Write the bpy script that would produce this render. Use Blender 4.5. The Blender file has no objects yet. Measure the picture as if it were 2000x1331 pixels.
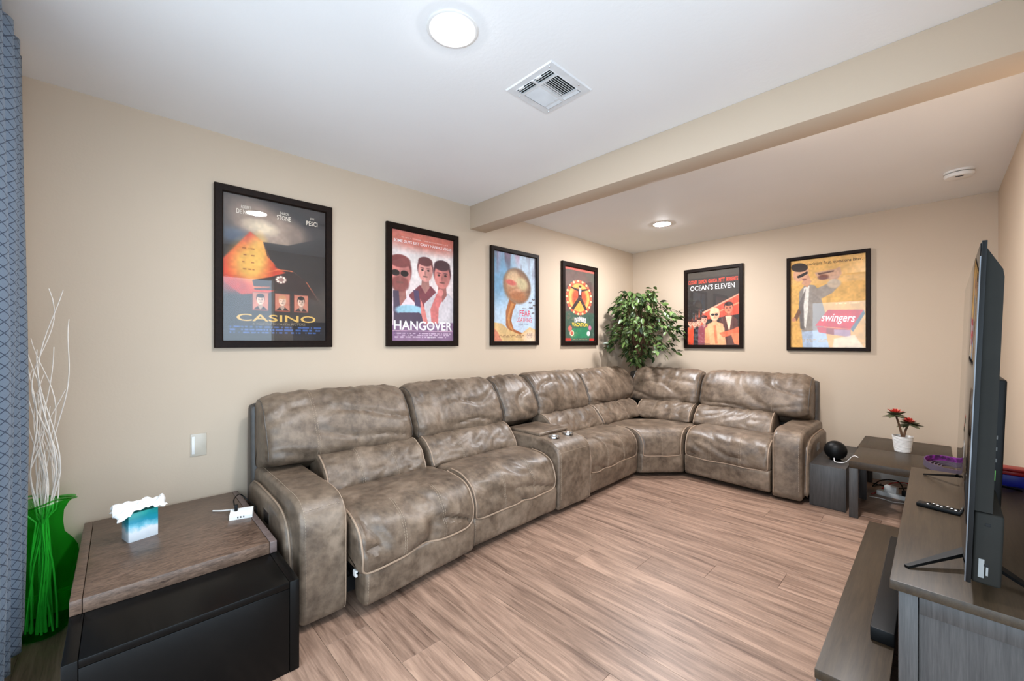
import bpy, bmesh, math, random
import numpy as np
from mathutils import Vector, Matrix, noise

random.seed(7)
PI = math.pi
SC = bpy.context.scene
COL = SC.collection

# ------------------------------------------------------------------ camera
cam = bpy.data.cameras.new('camera')
cam.sensor_width = 36.0
cam.lens = 796.3 / 2000 * 36.0
cam.shift_y = (668.8 - 665.5) / 2000
cam.clip_start = 0.02
camo = bpy.data.objects.new('camera', cam)
COL.objects.link(camo)
camo.location = (2.83, 0.0, 1.248)
camo.rotation_euler = (PI / 2, 0, 0.8041)
SC.camera = camo

# ------------------------------------------------------------------ world, light levels, exposure
DAY = (0.73, 0.91, 1.08)
DAY_STRENGTH = 4.4
LAMP = (0.99, 0.99, 1.02)
LAMP_STRENGTH = 420.0       # downlight before the beam
LAMP_BEYOND = 760.0         # downlight beyond the beam, turned up higher
w = bpy.data.worlds.new('daylight')
SC.world = w
w.use_nodes = True
w.node_tree.nodes['Background'].inputs[0].default_value = (*DAY, 1)
w.node_tree.nodes['Background'].inputs[1].default_value = DAY_STRENGTH
SC.view_settings.view_transform = 'Standard'
SC.view_settings.look = 'None'
SC.view_settings.gamma = 1
SC.view_settings.use_curve_mapping = False
SC.view_settings.exposure = 0.06
SC.cycles.use_denoising = True
SC.cycles.max_bounces = 10
SC.cycles.diffuse_bounces = 6
SC.cycles.transparent_max_bounces = 16
SC.cycles.caustics_reflective = False
SC.cycles.caustics_refractive = False
SC.cycles.sample_clamp_indirect = 6


# ------------------------------------------------------------------ materials
def lin(r, g, b):
    f = lambda c: (c / 255 / 12.92) if c / 255 <= 0.04045 else ((c / 255 + 0.055) / 1.055) ** 2.4
    return (f(r), f(g), f(b), 1)


class NT:
    def __init__(s, name):
        s.m = bpy.data.materials.new(name)
        s.m.use_nodes = True
        s.t = s.m.node_tree
        s.b = s.t.nodes['Principled BSDF']

    def n(s, typ, **kw):
        nd = s.t.nodes.new(typ)
        for k, v in kw.items():
            if hasattr(nd, k) and k not in nd.inputs:
                setattr(nd, k, v)
            else:
                nd.inputs[k].default_value = v
        return nd

    def l(s, a, b):
        s.t.links.new(a, b)

    def noise(s, scale, detail=4, vec=None, rough=0.5, dist=0.0):
        nd = s.n('ShaderNodeTexNoise', Scale=scale, Detail=detail, Roughness=rough, Distortion=dist)
        if vec is not None:
            s.l(vec, nd.inputs['Vector'])
        return nd

    def coord(s, scale=(1, 1, 1), kind='Object', loc=None):
        tc = s.n('ShaderNodeTexCoord')
        mp = s.n('ShaderNodeMapping')
        mp.inputs['Scale'].default_value = scale
        s.l(tc.outputs[kind], mp.inputs['Vector'])
        if loc is not None:
            s.l(loc, mp.inputs['Location'])
        return mp.outputs['Vector']

    def ramp(s, fac, stops):
        r = s.n('ShaderNodeValToRGB')
        e = r.color_ramp.elements
        while len(e) < len(stops):
            e.new(0.5)
        for i, (p, c) in enumerate(stops):
            e[i].position = p
            e[i].color = c
        s.l(fac, r.inputs[0])
        return r.outputs[0]

    def mix(s, fac, a, b, mode='MIX'):
        x = s.n('ShaderNodeMix', data_type='RGBA', blend_type=mode)
        for v, i in ((fac, 0), (a, 6), (b, 7)):
            if hasattr(v, 'links'):
                s.l(v, x.inputs[i])
            else:
                x.inputs[i].default_value = v
        return x.outputs[2]

    def bump(s, h, strength=0.2, dist=0.01):
        bp = s.n('ShaderNodeBump', Strength=strength, Distance=dist)
        s.l(h, bp.inputs['Height'])
        s.l(bp.outputs[0], s.b.inputs['Normal'])
        return bp


def plain(name, rgb, rough=0.5, metal=0.0, bump=None, spec=None):
    k = NT(name)
    k.b.inputs['Roughness'].default_value = rough
    k.b.inputs['Metallic'].default_value = metal
    if spec is not None:
        k.b.inputs['Specular IOR Level'].default_value = spec
    c = lin(*rgb)
    nz = k.noise(14, 3, k.coord())
    v = k.ramp(nz.outputs['Fac'], [(0.3, tuple(x * 0.93 for x in c[:3]) + (1,)), (0.7, tuple(min(1, x * 1.06) for x in c[:3]) + (1,))])
    k.l(v, k.b.inputs['Base Color'])
    if bump:
        k.bump(k.noise(bump[0], 4, k.coord()).outputs['Fac'], bump[1], bump[2])
    return k.m


def emit(name, rgb, strength):
    k = NT(name)
    e = k.n('ShaderNodeEmission', Strength=strength)
    e.inputs[0].default_value = (*rgb, 1)
    k.l(e.outputs[0], k.t.nodes['Material Output'].inputs[0])
    return k.m


def paint(name, rgb, bscale=90, bstr=0.12):
    k = NT(name)
    k.b.inputs['Roughness'].default_value = 0.62
    k.b.inputs['Specular IOR Level'].default_value = 0.3
    c = lin(*rgb)
    nz = k.noise(1.2, 3, k.coord())
    k.l(k.ramp(nz.outputs['Fac'], [(0.3, tuple(x * 0.975 for x in c[:3]) + (1,)), (0.7, tuple(x * 1.02 for x in c[:3]) + (1,))]), k.b.inputs['Base Color'])
    k.bump(k.noise(bscale, 3, k.coord()).outputs['Fac'], bstr, 0.003)
    return k.m


def leather(name, dark, mid, light, rough=0.39):
    k = NT(name)
    v = k.coord()
    n1 = k.noise(5.5, 5, v, 0.6, 0.6)
    n2 = k.noise(26, 4, v, 0.6)
    col = k.ramp(n1.outputs['Fac'], [(0.28, lin(*dark)), (0.5, lin(*mid)), (0.72, lin(*light))])
    col2 = k.mix(0.35, col, k.ramp(n2.outputs['Fac'], [(0.3, lin(*dark)), (0.7, lin(*light))]))
    k.b.inputs['Specular IOR Level'].default_value = 0.5
    k.l(col2, k.b.inputs['Base Color'])
    r = k.n('ShaderNodeMapRange')
    k.l(n1.outputs['Fac'], r.inputs[0])
    r.inputs[3].default_value = rough - 0.06
    r.inputs[4].default_value = rough + 0.12
    k.l(r.outputs[0], k.b.inputs['Roughness'])
    vor = k.n('ShaderNodeTexVoronoi', Scale=330.0)
    k.l(v, vor.inputs['Vector'])
    b1 = k.n('ShaderNodeBump', Strength=0.12, Distance=0.001)
    k.l(vor.outputs['Distance'], b1.inputs['Height'])
    n3 = k.noise(11, 4, v, 0.6, 1.0)
    b2 = k.n('ShaderNodeBump', Strength=0.22, Distance=0.010)
    k.l(n3.outputs['Fac'], b2.inputs['Height'])
    k.l(b1.outputs[0], b2.inputs['Normal'])
    k.l(b2.outputs[0], k.b.inputs['Normal'])
    return k.m


def wood(name, dark, light, scale=(3, 40, 40), rough=0.35, rand=False, wav=0.5, vary=0.0, bstr=0.1, kind='Object', spec=0.5):
    """grain runs along the axis that has the small scale"""
    k = NT(name)
    loc = None
    if rand:
        oi = k.n('ShaderNodeObjectInfo')
        mu = k.n('ShaderNodeMath', operation='MULTIPLY')
        mu.inputs[1].default_value = 37.0
        k.l(oi.outputs['Random'], mu.inputs[0])
        cx = k.n('ShaderNodeCombineXYZ')
        for i in range(3):
            k.l(mu.outputs[0], cx.inputs[i])
        loc = cx.outputs[0]
    v = k.coord(scale, kind, loc)
    n1 = k.noise(1.0, 6, v, 0.6, wav)
    n2 = k.noise(4.5, 4, v, 0.65, wav * 0.5)
    f = k.mix(0.45, n1.outputs['Fac'], n2.outputs['Fac'])
    col = k.ramp(f, [(0.33, lin(*dark)), (0.64, lin(*light))])
    if rand and vary:
        hs = k.n('ShaderNodeHueSaturation')
        mr = k.n('ShaderNodeMapRange')
        k.l(oi.outputs['Random'], mr.inputs[0])
        mr.inputs[3].default_value = 1 - vary
        mr.inputs[4].default_value = 1 + vary
        k.l(mr.outputs[0], hs.inputs['Value'])
        k.l(col, hs.inputs['Color'])
        col = hs.outputs[0]
    k.l(col, k.b.inputs['Base Color'])
    k.b.inputs['Roughness'].default_value = rough
    k.b.inputs['Specular IOR Level'].default_value = spec
    k.bump(f, bstr, 0.002)
    return k.m


def glass_mat(name, tint, gloss=0.0, rough=0.0):
    k = NT(name)
    tr = k.n('ShaderNodeBsdfTransparent')
    tr.inputs[0].default_value = tint
    gl = k.n('ShaderNodeBsdfGlossy', Roughness=rough)
    gl.inputs[0].default_value = (1, 1, 1, 1)
    fr = k.n('ShaderNodeFresnel', IOR=1.5)
    ad = k.n('ShaderNodeMath', operation='ADD')
    ad.inputs[1].default_value = gloss
    k.l(fr.outputs[0], ad.inputs[0])
    geo = k.n('ShaderNodeNewGeometry')          # a thin pane: only its outer face mirrors
    inv = k.n('ShaderNodeMath', operation='SUBTRACT')
    inv.inputs[0].default_value = 1.0
    k.l(geo.outputs['Backfacing'], inv.inputs[1])
    mu = k.n('ShaderNodeMath', operation='MULTIPLY')
    k.l(ad.outputs[0], mu.inputs[0])
    k.l(inv.outputs[0], mu.inputs[1])
    mx = k.n('ShaderNodeMixShader')
    k.l(mu.outputs[0], mx.inputs[0])
    k.l(tr.outputs[0], mx.inputs[1])
    k.l(gl.outputs[0], mx.inputs[2])
    k.l(mx.outputs[0], k.t.nodes['Material Output'].inputs[0])
    return k.m


M = {}
M['wall'] = paint('wall_paint_tan', (198, 180, 159))
M['ceil'] = paint('ceiling_paint_white', (240, 240, 240), 60, 0.2)
M['trim'] = plain('trim_white', (214, 220, 220), 0.4)
M['plank'] = wood('vinyl_plank', (84, 62, 50), (166, 136, 116), (1.0, 13, 13), 0.42, True, 1.6, 0.07, 0.12)
M['sub'] = plain('underlay_dark', (62, 50, 42), 0.8)
M['leather'] = leather('taupe_leather', (56, 45, 36), (99, 83, 68), (142, 124, 106))
M['leather_dark'] = leather('dark_leather', (58, 54, 50), (76, 70, 65), (96, 88, 80))
M['piping'] = plain('tan_piping', (150, 128, 108), 0.5)
M['thread'] = plain('tan_thread', (160, 142, 122), 0.7)
M['blackfab'] = plain('black_underside', (18, 18, 19), 0.9)
M['chrome'] = plain('brushed_steel', (200, 200, 200), 0.25, 1.0)
M['steel'] = plain('dull_steel', (96, 96, 98), 0.35, 1.0)
M['plate'] = plain('pale_plate', (196, 186, 170), 0.3)
M['frame'] = wood('dark_frame_wood', (16, 9, 7), (32, 20, 14), (30, 30, 3), 0.5, spec=0.12)
M['glass'] = glass_mat('picture_glass', (1, 1, 1, 1), 0.015)
M['black'] = plain('black_plastic', (13, 13, 13), 0.45, spec=0.2)
M['blackgloss'] = plain('black_gloss', (7, 7, 8), 0.06)
M['tvgrey'] = plain('tv_back_plastic', (34, 33, 30), 0.65, bump=(300, 0.1, 0.001), spec=0.1)
M['bb_wood'] = wood('black_brown_wood_warm_lit', (40, 31, 22), (62, 50, 36), (60, 3, 60), 0.42, kind='Object', spec=0.35)  # warm lamplight on the tops is put into this browner colour
M['bb_end'] = wood('black_brown_wood_vertical_cool_lit', (44, 42, 41), (72, 69, 67), (60, 60, 3), 0.45)  # greyer copy of the same wood, cool daylight put into its colour
M['lacquer'] = wood('black_lacquer', (6, 6, 6), (12, 11, 10), (3, 30, 30), 0.25, bstr=0.03, spec=0.16)
M['slab'] = wood('brown_oak', (52, 37, 29), (122, 98, 82), (30, 7, 30), 0.3, wav=2.6, bstr=0.12, spec=0.4)
M['slab_edge'] = wood('brown_oak_edge', (72, 58, 54), (118, 101, 96), (30, 4, 60), 0.45)
M['white'] = plain('white_plastic', (232, 230, 226), 0.4)
M['ceramic'] = plain('white_ceramic', (226, 224, 220), 0.45)
M['vent'] = plain('vent_enamel', (222, 224, 226), 0.45)
M['dark'] = plain('dark_void', (6, 6, 6), 0.9)
M['green_glass'] = glass_mat('green_glass', (0.16, 0.74, 0.20, 1), 0.03)
M['twig'] = plain('white_branch', (236, 228, 218), 0.6)
M['tissue'] = plain('tissue_paper', (246, 246, 244), 0.8)
M['bark'] = plain('bark', (92, 66, 46), 0.8)
M['soil'] = plain('soil', (36, 26, 20), 0.95)
M['red'] = plain('red_plastic', (186, 24, 24), 0.4)
M['blue'] = plain('blue_plastic', (36, 44, 168), 0.4)
M['greenlab'] = plain('green_sticker', (120, 205, 90), 0.5)
M['greylab'] = plain('grey_label', (128, 128, 126), 0.6, spec=0.1)
M['lens'] = emit('led_lens', LAMP, LAMP_STRENGTH)
M['lens_beyond'] = emit('led_lens_beyond', LAMP, LAMP_BEYOND)


def mat_leaf(name, a, b):
    k = NT(name)
    oi = k.n('ShaderNodeObjectInfo')
    geo = k.n('ShaderNodeNewGeometry')
    mx = k.n('ShaderNodeMath', operation='ADD')
    k.l(oi.outputs['Random'], mx.inputs[0])
    k.l(geo.outputs['Random Per Island'], mx.inputs[1])
    fr = k.n('ShaderNodeMath', operation='FRACT')
    k.l(mx.outputs[0], fr.inputs[0])
    k.l(k.ramp(fr.outputs[0], [(0.0, lin(*a)), (1.0, lin(*b))]), k.b.inputs['Base Color'])
    k.b.inputs['Roughness'].default_value = 0.4
    return k.m


M['leaf'] = mat_leaf('ficus_leaf', (24, 44, 18), (98, 122, 66))
M['succ_leaf'] = mat_leaf('succulent_leaf', (52, 58, 40), (104, 108, 76))
M['succ_red'] = mat_leaf('succulent_red', (170, 30, 26), (226, 92, 76))


def mat_curtain():
    k = NT('blue_lattice_curtain')
    tc = k.n('ShaderNodeTexCoord')
    sep = k.n('ShaderNodeSeparateXYZ')
    k.l(tc.outputs['UV'], sep.inputs[0])

    def tri(sign):
        a = k.n('ShaderNodeMath', operation='MULTIPLY_ADD')
        k.l(sep.outputs['X'], a.inputs[0])
        a.inputs[1].default_value = sign
        k.l(sep.outputs['Y'], a.inputs[2])
        b = k.n('ShaderNodeMath', operation='PINGPONG')
        k.l(a.outputs[0], b.inputs[0])
        b.inputs[1].default_value = 0.5
        c = k.n('ShaderNodeMath', operation='LESS_THAN')
        k.l(b.outputs[0], c.inputs[0])
        c.inputs[1].default_value = 0.055
        return c.outputs[0]
    mx = k.n('ShaderNodeMath', operation='MAXIMUM')
    k.l(tri(1.0), mx.inputs[0])
    k.l(tri(-1.0), mx.inputs[1])
    nz = k.noise(900, 2, k.coord())
    base = k.ramp(nz.outputs['Fac'], [(0.3, lin(108, 126, 146)), (0.7, lin(132, 148, 166))])
    col = k.mix(mx.outputs[0], base, lin(58, 72, 92))
    k.l(col, k.b.inputs['Base Color'])
    k.b.inputs['Roughness'].default_value = 0.8
    k.b.inputs['Sheen Weight'].default_value = 0.2
    tl = k.n('ShaderNodeBsdfTranslucent')
    k.l(col, tl.inputs[0])
    ms = k.n('ShaderNodeMixShader')
    ms.inputs[0].default_value = 0.2
    k.l(k.b.outputs[0], ms.inputs[1])
    k.l(tl.outputs[0], ms.inputs[2])
    k.l(ms.outputs[0], k.t.nodes['Material Output'].inputs[0])
    return k.m


M['curtain'] = mat_curtain()


def mat_tissue_box():
    k = NT('sea_print_card')
    v = k.coord((1, 1, 1))
    sep = k.n('ShaderNodeSeparateXYZ')
    k.l(v, sep.inputs[0])
    nz = k.noise(22, 5, v, 0.6, 0.5)
    ad = k.n('ShaderNodeMath', operation='MULTIPLY_ADD')
    k.l(nz.outputs['Fac'], ad.inputs[0])
    ad.inputs[1].default_value = 0.06
    k.l(sep.outputs['Z'], ad.inputs[2])
    mr = k.n('ShaderNodeMapRange')
    k.l(ad.outputs[0], mr.inputs[0])
    mr.inputs[1].default_value = 0.03
    mr.inputs[2].default_value = 0.155
    k.l(k.ramp(mr.outputs[0], [(0.0, lin(206, 214, 220)), (0.33, lin(222, 226, 230)), (0.47, lin(120, 190, 208)), (0.62, lin(24, 134, 158)), (0.8, lin(0, 128, 136)), (1.0, lin(30, 150, 142))]), k.b.inputs['Base Color'])
    k.b.inputs['Roughness'].default_value = 0.35
    return k.m


M['seacard'] = mat_tissue_box()


def mat_band():
    k = NT('purple_band')
    v = k.coord()
    nz = k.noise(30, 3, v, 0.5, 1.0)
    k.l(k.ramp(nz.outputs['Fac'], [(0.4, lin(60, 24, 66)), (0.6, lin(140, 44, 150))]), k.b.inputs['Base Color'])
    k.b.inputs['Roughness'].default_value = 0.6
    return k.m


M['band'] = mat_band()
M['bandgrey'] = plain('grey_purple_band', (84, 74, 88), 0.7)


# ------------------------------------------------------------------ objects
def tag(o, label=None, cat=None, group=None, kind=None):
    if label:
        o['label'] = label
    if cat:
        o['category'] = cat
    if group:
        o['group'] = group
    if kind:
        o['kind'] = kind
    return o


def thing(name, label, cat, loc=(0, 0, 0), group=None, mat4=None):
    o = bpy.data.objects.new(name, None)
    o.empty_display_size = 0.05
    COL.objects.link(o)
    if mat4 is not None:
        o.matrix_world = mat4
    else:
        o.location = loc
    o['base'] = tuple(loc)
    return tag(o, label, cat, group)


class MB:
    def __init__(s):
        s.v, s.f = [], []

    def add(s, vs, fs):
        o = len(s.v)
        s.v += [tuple(x) for x in vs]
        s.f += [tuple(i + o for i in f) for f in fs]
        return s

    def bm(s, b):
        b.verts.index_update()
        s.add([v.co[:] for v in b.verts], [[v.index for v in f.verts] for f in b.faces])
        b.free()
        return s

    def box(s, x0, x1, y0, y1, z0, z1, bev=0.0, seg=2, mat=None):
        b = bmesh.new()
        bmesh.ops.create_cube(b, size=1)
        for v in b.verts:
            v.co = Vector(((x0 + x1) / 2 + v.co.x * (x1 - x0), (y0 + y1) / 2 + v.co.y * (y1 - y0), (z0 + z1) / 2 + v.co.z * (z1 - z0)))
        if bev:
            bmesh.ops.bevel(b, geom=b.edges[:], offset=bev, segments=seg, affect='EDGES', profile=0.5)
        if mat is not None:
            bmesh.ops.transform(b, matrix=mat, verts=b.verts)
        return s.bm(b)

    def tube(s, pts, r, n=8, closed=False, r_end=None):
        pts = [Vector(p) for p in pts]
        m = len(pts)
        vs, fs = [], []
        up = None
        for i, p in enumerate(pts):
            a = pts[i - 1] if (i > 0 or closed) else p
            c = pts[(i + 1) % m] if (i < m - 1 or closed) else p
            t = (c - a)
            if t.length < 1e-9:
                t = Vector((0, 0, 1))
            t.normalize()
            if up is None:
                up = Vector((0, 0, 1)) if abs(t.z) < 0.9 else Vector((1, 0, 0))
            side = t.cross(up)
            if side.length < 1e-6:
                side = t.orthogonal()
            side.normalize()
            up = side.cross(t).normalized()
            rr = r if r_end is None else r + (r_end - r) * i / max(1, m - 1)
            for j in range(n):
                an = 2 * PI * j / n
                vs.append(p + side * math.cos(an) * rr + up * math.sin(an) * rr)
        for i in range(m if closed else m - 1):
            k = (i + 1) % m
            for j in range(n):
                fs.append((i * n + j, i * n + (j + 1) % n, k * n + (j + 1) % n, k * n + j))
        if not closed:
            fs.append(tuple(range(n)))
            fs.append(tuple((m - 1) * n + j for j in range(n)))
        return s.add(vs, fs)

    def lathe(s, prof, n=32, c=(0, 0, 0), rf=None, cap=True):
        vs, fs = [], []
        for i, (r, z) in enumerate(prof):
            for j in range(n):
                a = 2 * PI * j / n
                q = rf(r, z, a) if rf else r
                vs.append((c[0] + q * math.cos(a), c[1] + q * math.sin(a), c[2] + z))
        for i in range(len(prof) - 1):
            for j in range(n):
                fs.append((i * n + j, i * n + (j + 1) % n, (i + 1) * n + (j + 1) % n, (i + 1) * n + j))
        if cap:
            fs.append(tuple(range(n)))
            fs.append(tuple((len(prof) - 1) * n + j for j in range(n)))
        return s.add(vs, fs)

    def mesh(s, name, mat, off=(0, 0, 0), angle=35, fix=True):
        me = bpy.data.meshes.new(name)
        me.from_pydata([(v[0] - off[0], v[1] - off[1], v[2] - off[2]) for v in s.v], [], s.f)
        if fix:
            b = bmesh.new()
            b.from_mesh(me)
            bmesh.ops.recalc_face_normals(b, faces=b.faces)
            b.to_mesh(me)
            b.free()
        me.materials.append(mat)
        me.polygons.foreach_set('use_smooth', [True] * len(me.polygons))
        me.set_sharp_from_angle(angle=math.radians(angle))
        return me

    def build(s, name, mat, parent=None, local=False, loc=(0, 0, 0), angle=35, fix=True, label=None, kind=None):
        off = (0, 0, 0)
        base = None
        if parent is not None:
            base = parent.get('base')
            if not local and base is not None:
                off = tuple(base)
        elif loc != (0, 0, 0):
            off = loc
        o = bpy.data.objects.new(name, s.mesh(name, mat, off, angle, fix))
        COL.objects.link(o)
        if parent is not None:
            o.parent = parent
            if base is not None:
                o['base'] = tuple(base)
        else:
            o.location = loc
        if label:
            o['label'] = label
        if kind:
            o['kind'] = kind
        return o


def add_obj(name, me, parent=None, mw=None, label=None):
    o = bpy.data.objects.new(name, me)
    COL.objects.link(o)
    if parent is not None:
        o.parent = parent
    if mw is not None:
        o.matrix_local = mw
    if label:
        o['label'] = label
    return o


# ------------------------------------------------------------------ room shell
XR, YB, H = 3.174, 4.986, 2.44
YF = -0.40


def structure(name, mb, mat):
    return tag(mb.build(name, mat), kind='structure')


structure('wall_left', MB().box(-0.12, 0, YF - 0.12, YB + 0.12, 0, H), M['wall'])
structure('wall_back', MB().box(0, XR, YB, YB + 0.12, 0, H), M['wall'])
structure('wall_right', MB().box(XR, XR + 0.12, 1.45, YB + 0.12, 0, H), M['wall'])
structure('wall_front', MB().box(0, 1.05, YF - 0.12, YF, 0, H), M['wall'])
structure('ceiling', MB().box(-0.12, 3.7, -0.7, YB + 0.12, H, H + 0.1), M['ceil'])
structure('wall_right_added_header', MB().box(XR, XR + 0.12, YF, 1.45, 2.06, H), M['wall'])  # unseen header, put in to cut high daylight
structure('wall_front_added_header', MB().box(1.05, XR + 0.12, YF - 0.12, YF, 2.06, H), M['wall'])  # also unseen, added to keep high daylight off the beam
structure('trim_1', MB().box(0, XR, 2.212, 2.394, 2.239, H, 0.004), M['wall'])
structure('baseboard_left', MB().box(0, 0.014, YF, YB, 0, 0.088).box(0, 0.009, YF, YB, 0.088, 0.1, 0.003), M['trim'])
structure('baseboard_back', MB().box(0.014, XR, YB - 0.014, YB, 0, 0.088).box(0.014, XR, YB - 0.009, YB, 0.088, 0.1, 0.003), M['trim'])
structure('baseboard_right', MB().box(XR - 0.014, XR, 1.45, YB - 0.014, 0, 0.1, 0.003), M['trim'])
structure('baseboard_front', MB().box(0.014, 1.05, YF, YF + 0.014, 0, 0.1, 0.003), M['trim'])

floor = structure('floor', MB().box(-0.12, 3.9, -0.9, YB + 0.12, -0.08, -0.0035), M['sub'])
# vinyl planks: rows 0.18 m wide along the room's width, joints stepping 0.295 m per row
PW, PL = 0.18, 1.77
gap = 0.0005
plank_cache = {}


def plank(x0, x1, y0):
    key = round(x1 - x0, 3)
    if key not in plank_cache:
        L = x1 - x0
        plank_cache[key] = MB().box(-L / 2 + gap, L / 2 - gap, -PW / 2 + gap, PW / 2 - gap, -0.003, 0, 0.0006, 1).mesh('plank', M['plank'])
    o = bpy.data.objects.new('plank', plank_cache[key])
    COL.objects.link(o)
    o.parent = floor
    o.location = ((x0 + x1) / 2, y0 + PW / 2, 0)


for k in range(-14, 23):
    y0 = 0.97 + PW * k
    if y0 > YB or y0 < -0.9:
        continue
    xe = XR if y0 > 1.4 else 3.9
    js = [-PL * 3 + 1.685 + (0.295 * k) % PL + PL * i for i in range(9)]
    js = [j for j in js if 0.03 < j < xe - 0.03]
    ed = [0.0] + js + [xe]
    for a, b in zip(ed[:-1], ed[1:]):
        plank(a, b, y0)


# ------------------------------------------------------------------ lofted upholstery
def closed_curve(ctrl, m):
    """closed Catmull-Rom through ctrl, resampled evenly; returns points, outward normals, arc fraction of each control point"""
    n = len(ctrl)
    P = np.array(ctrl, float)
    dense, marks = [], []
    K = 24
    for i in range(n):
        p0, p1, p2, p3 = P[i - 1], P[i], P[(i + 1) % n], P[(i + 2) % n]
        for j in range(K):
            t = j / K
            dense.append(0.5 * ((2 * p1) + (-p0 + p2) * t + (2 * p0 - 5 * p1 + 4 * p2 - p3) * t * t + (-p0 + 3 * p1 - 3 * p2 + p3) * t ** 3))
    D = np.array(dense)
    seg = np.linalg.norm(np.roll(D, -1, 0) - D, axis=1)
    cum = np.concatenate([[0], np.cumsum(seg)])
    tot = cum[-1]
    marks = [cum[i * K] / tot for i in range(n)]
    Dc = np.vstack([D, D[:1]])
    ts = np.arange(m) / m * tot
    X = np.interp(ts, cum, Dc[:, 0])
    Z = np.interp(ts, cum, Dc[:, 1])
    Q = np.stack([X, Z], 1)
    T = np.roll(Q, -1, 0) - np.roll(Q, 1, 0)
    T /= np.linalg.norm(T, axis=1)[:, None] + 1e-12
    area = 0.5 * np.sum(Q[:, 0] * np.roll(Q[:, 1], -1) - np.roll(Q[:, 0], -1) * Q[:, 1])
    N = np.stack([T[:, 1], -T[:, 0]], 1)
    if area < 0:
        N = -N
    return Q, N, marks


class Loft:
    def __init__(s, ctrl, s0, s1, fr, re=0.05, ins=0.035, nu=84, ns=56, wr=None, crown=0.0):
        s.Q, s.N, s.marks = closed_curve(ctrl, nu)
        s.s0, s.s1, s.fr, s.re, s.ins, s.nu, s.ns, s.wr, s.crown = s0, s1, fr, re, ins, nu, ns, wr, crown
        s.cen = s.Q.mean(0)

    def inset(s, sv):
        e = min(sv - s.s0, s.s1 - sv)
        e = max(0.0, e)
        if e >= s.re:
            return 0.0
        q = 1 - e / s.re
        return s.ins * (1 - math.sqrt(max(0, 1 - q * q)))

    def pz(s, sv, i, off=0.0):
        q, n = s.Q[i], s.N[i]
        d = -s.inset(sv) + off
        e = max(0.0, min(sv - s.s0, s.s1 - sv))
        if s.crown:
            t = (sv - s.s0) / (s.s1 - s.s0)
            d += s.crown * (4 * t * (1 - t)) ** 0.7
        if s.wr:
            d += s.wr(sv, q[0], q[1], e, n)
        return q[0] + n[0] * d, q[1] + n[1] * d

    def point(s, sv, i, off=0.0):
        p, z = s.pz(sv, i % s.nu, off)
        return s.fr(p, sv, z)

    def svals(s):
        base = np.linspace(0, 1, s.ns)
        L = s.s1 - s.s0
        ed = s.re / L
        extra = [ed * x for x in (0.03, 0.1, 0.2, 0.35, 0.55, 0.8)]
        v = sorted(set([round(float(x), 5) for x in base] + [round(x, 5) for x in extra] + [round(1 - x, 5) for x in extra]))
        return [s.s0 + L * x for x in v]

    def mb(s, into=None):
        mb = into or MB()
        sv = s.svals()
        vs, fs = [], []
        for a in sv:
            for i in range(s.nu):
                vs.append(s.point(a, i))
        n = s.nu
        for k in range(len(sv) - 1):
            for i in range(n):
                fs.append((k * n + i, k * n + (i + 1) % n, (k + 1) * n + (i + 1) % n, (k + 1) * n + i))
        for k, a in ((0, s.s0), (len(sv) - 1, s.s1)):
            c = len(vs)
            vs.append(s.fr(s.cen[0], a, s.cen[1]))
            for i in range(n):
                fs.append((k * n + i, k * n + (i + 1) % n, c))
        return mb.add(vs, fs)

    def idx(s, ja, jb):
        """profile indices from control point ja forward to jb"""
        a, b = s.marks[ja] * s.nu, s.marks[jb] * s.nu
        if b <= a:
            b += s.nu
        return [int(round(a + (b - a) * t / 40)) % s.nu for t in range(41)]

    def rail(s, sv, ja, jb, off=0.002):
        out, last = [], None
        for i in s.idx(ja, jb):
            if i != last:
                out.append(Vector(s.point(sv, i, off)))
            last = i
        return out

    def across(s, j, sa, sb, off=0.002, n=30):
        i = int(round(s.marks[j] * s.nu)) % s.nu
        return [Vector(s.point(sa + (sb - sa) * t / n, i, off)) for t in range(n + 1)]


def smooth_pts(pts, it=2):
    pts = [Vector(p) for p in pts]
    for _ in range(it):
        q = [pts[0]]
        for i in range(1, len(pts) - 1):
            q.append((pts[i - 1] + pts[i] * 2 + pts[i + 1]) / 4)
        q.append(pts[-1])
        pts = q
    return pts


def dashes(mb, pts, r=0.0011, dash=0.009, gp=0.0045):
    """topstitching: short thread segments along a polyline"""
    d = 0.0
    cur = [pts[0]]
    on = True
    for a, b in zip(pts[:-1], pts[1:]):
        L = (b - a).length
        pos = 0.0
        while L - pos > 1e-7:
            want = (dash if on else gp) - d
            step = min(want, L - pos)
            pos += step
            d += step
            pt = a + (b - a) * (pos / L)
            if on:
                cur.append(pt)
            if d >= (dash if on else gp) - 1e-9:
                if on and len(cur) > 1:
                    mb.tube([cur[0], cur[-1]], r, 4)
                on = not on
                d = 0.0
                cur = [pt]
    return mb


def nz(x, y, z=0.0):
    return noise.noise(Vector((x, y, z)))


def wr_back(seed, ztop, zlow=0.56, a=1.0):
    def f(sv, p, z, e, n):
        d = 0.0
        d += 0.012 * a * math.exp(-e / 0.08) * nz(z * 27, seed, sv * 5)
        d += 0.012 * a * math.exp(-abs(ztop - z) / 0.08) * nz(sv * 21, seed + 5, z * 5)
        if n[0] > 0:
            r = 1 - abs(nz(sv * 2.6 + z * 2.4 + seed, z * 5.5 - sv * 1.2, seed))
            d -= 0.013 * a * max(0, r - 0.80) / 0.20 * min(1, e / 0.1)
            d += 0.012 * a * nz(sv * 3.2, z * 3.6, seed * 3.1)
            d += 0.009 * a * math.exp(-abs(z - zlow) / 0.06) * nz(sv * 11 + z * 9, seed + 9, 0)
        return d
    return f


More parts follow.
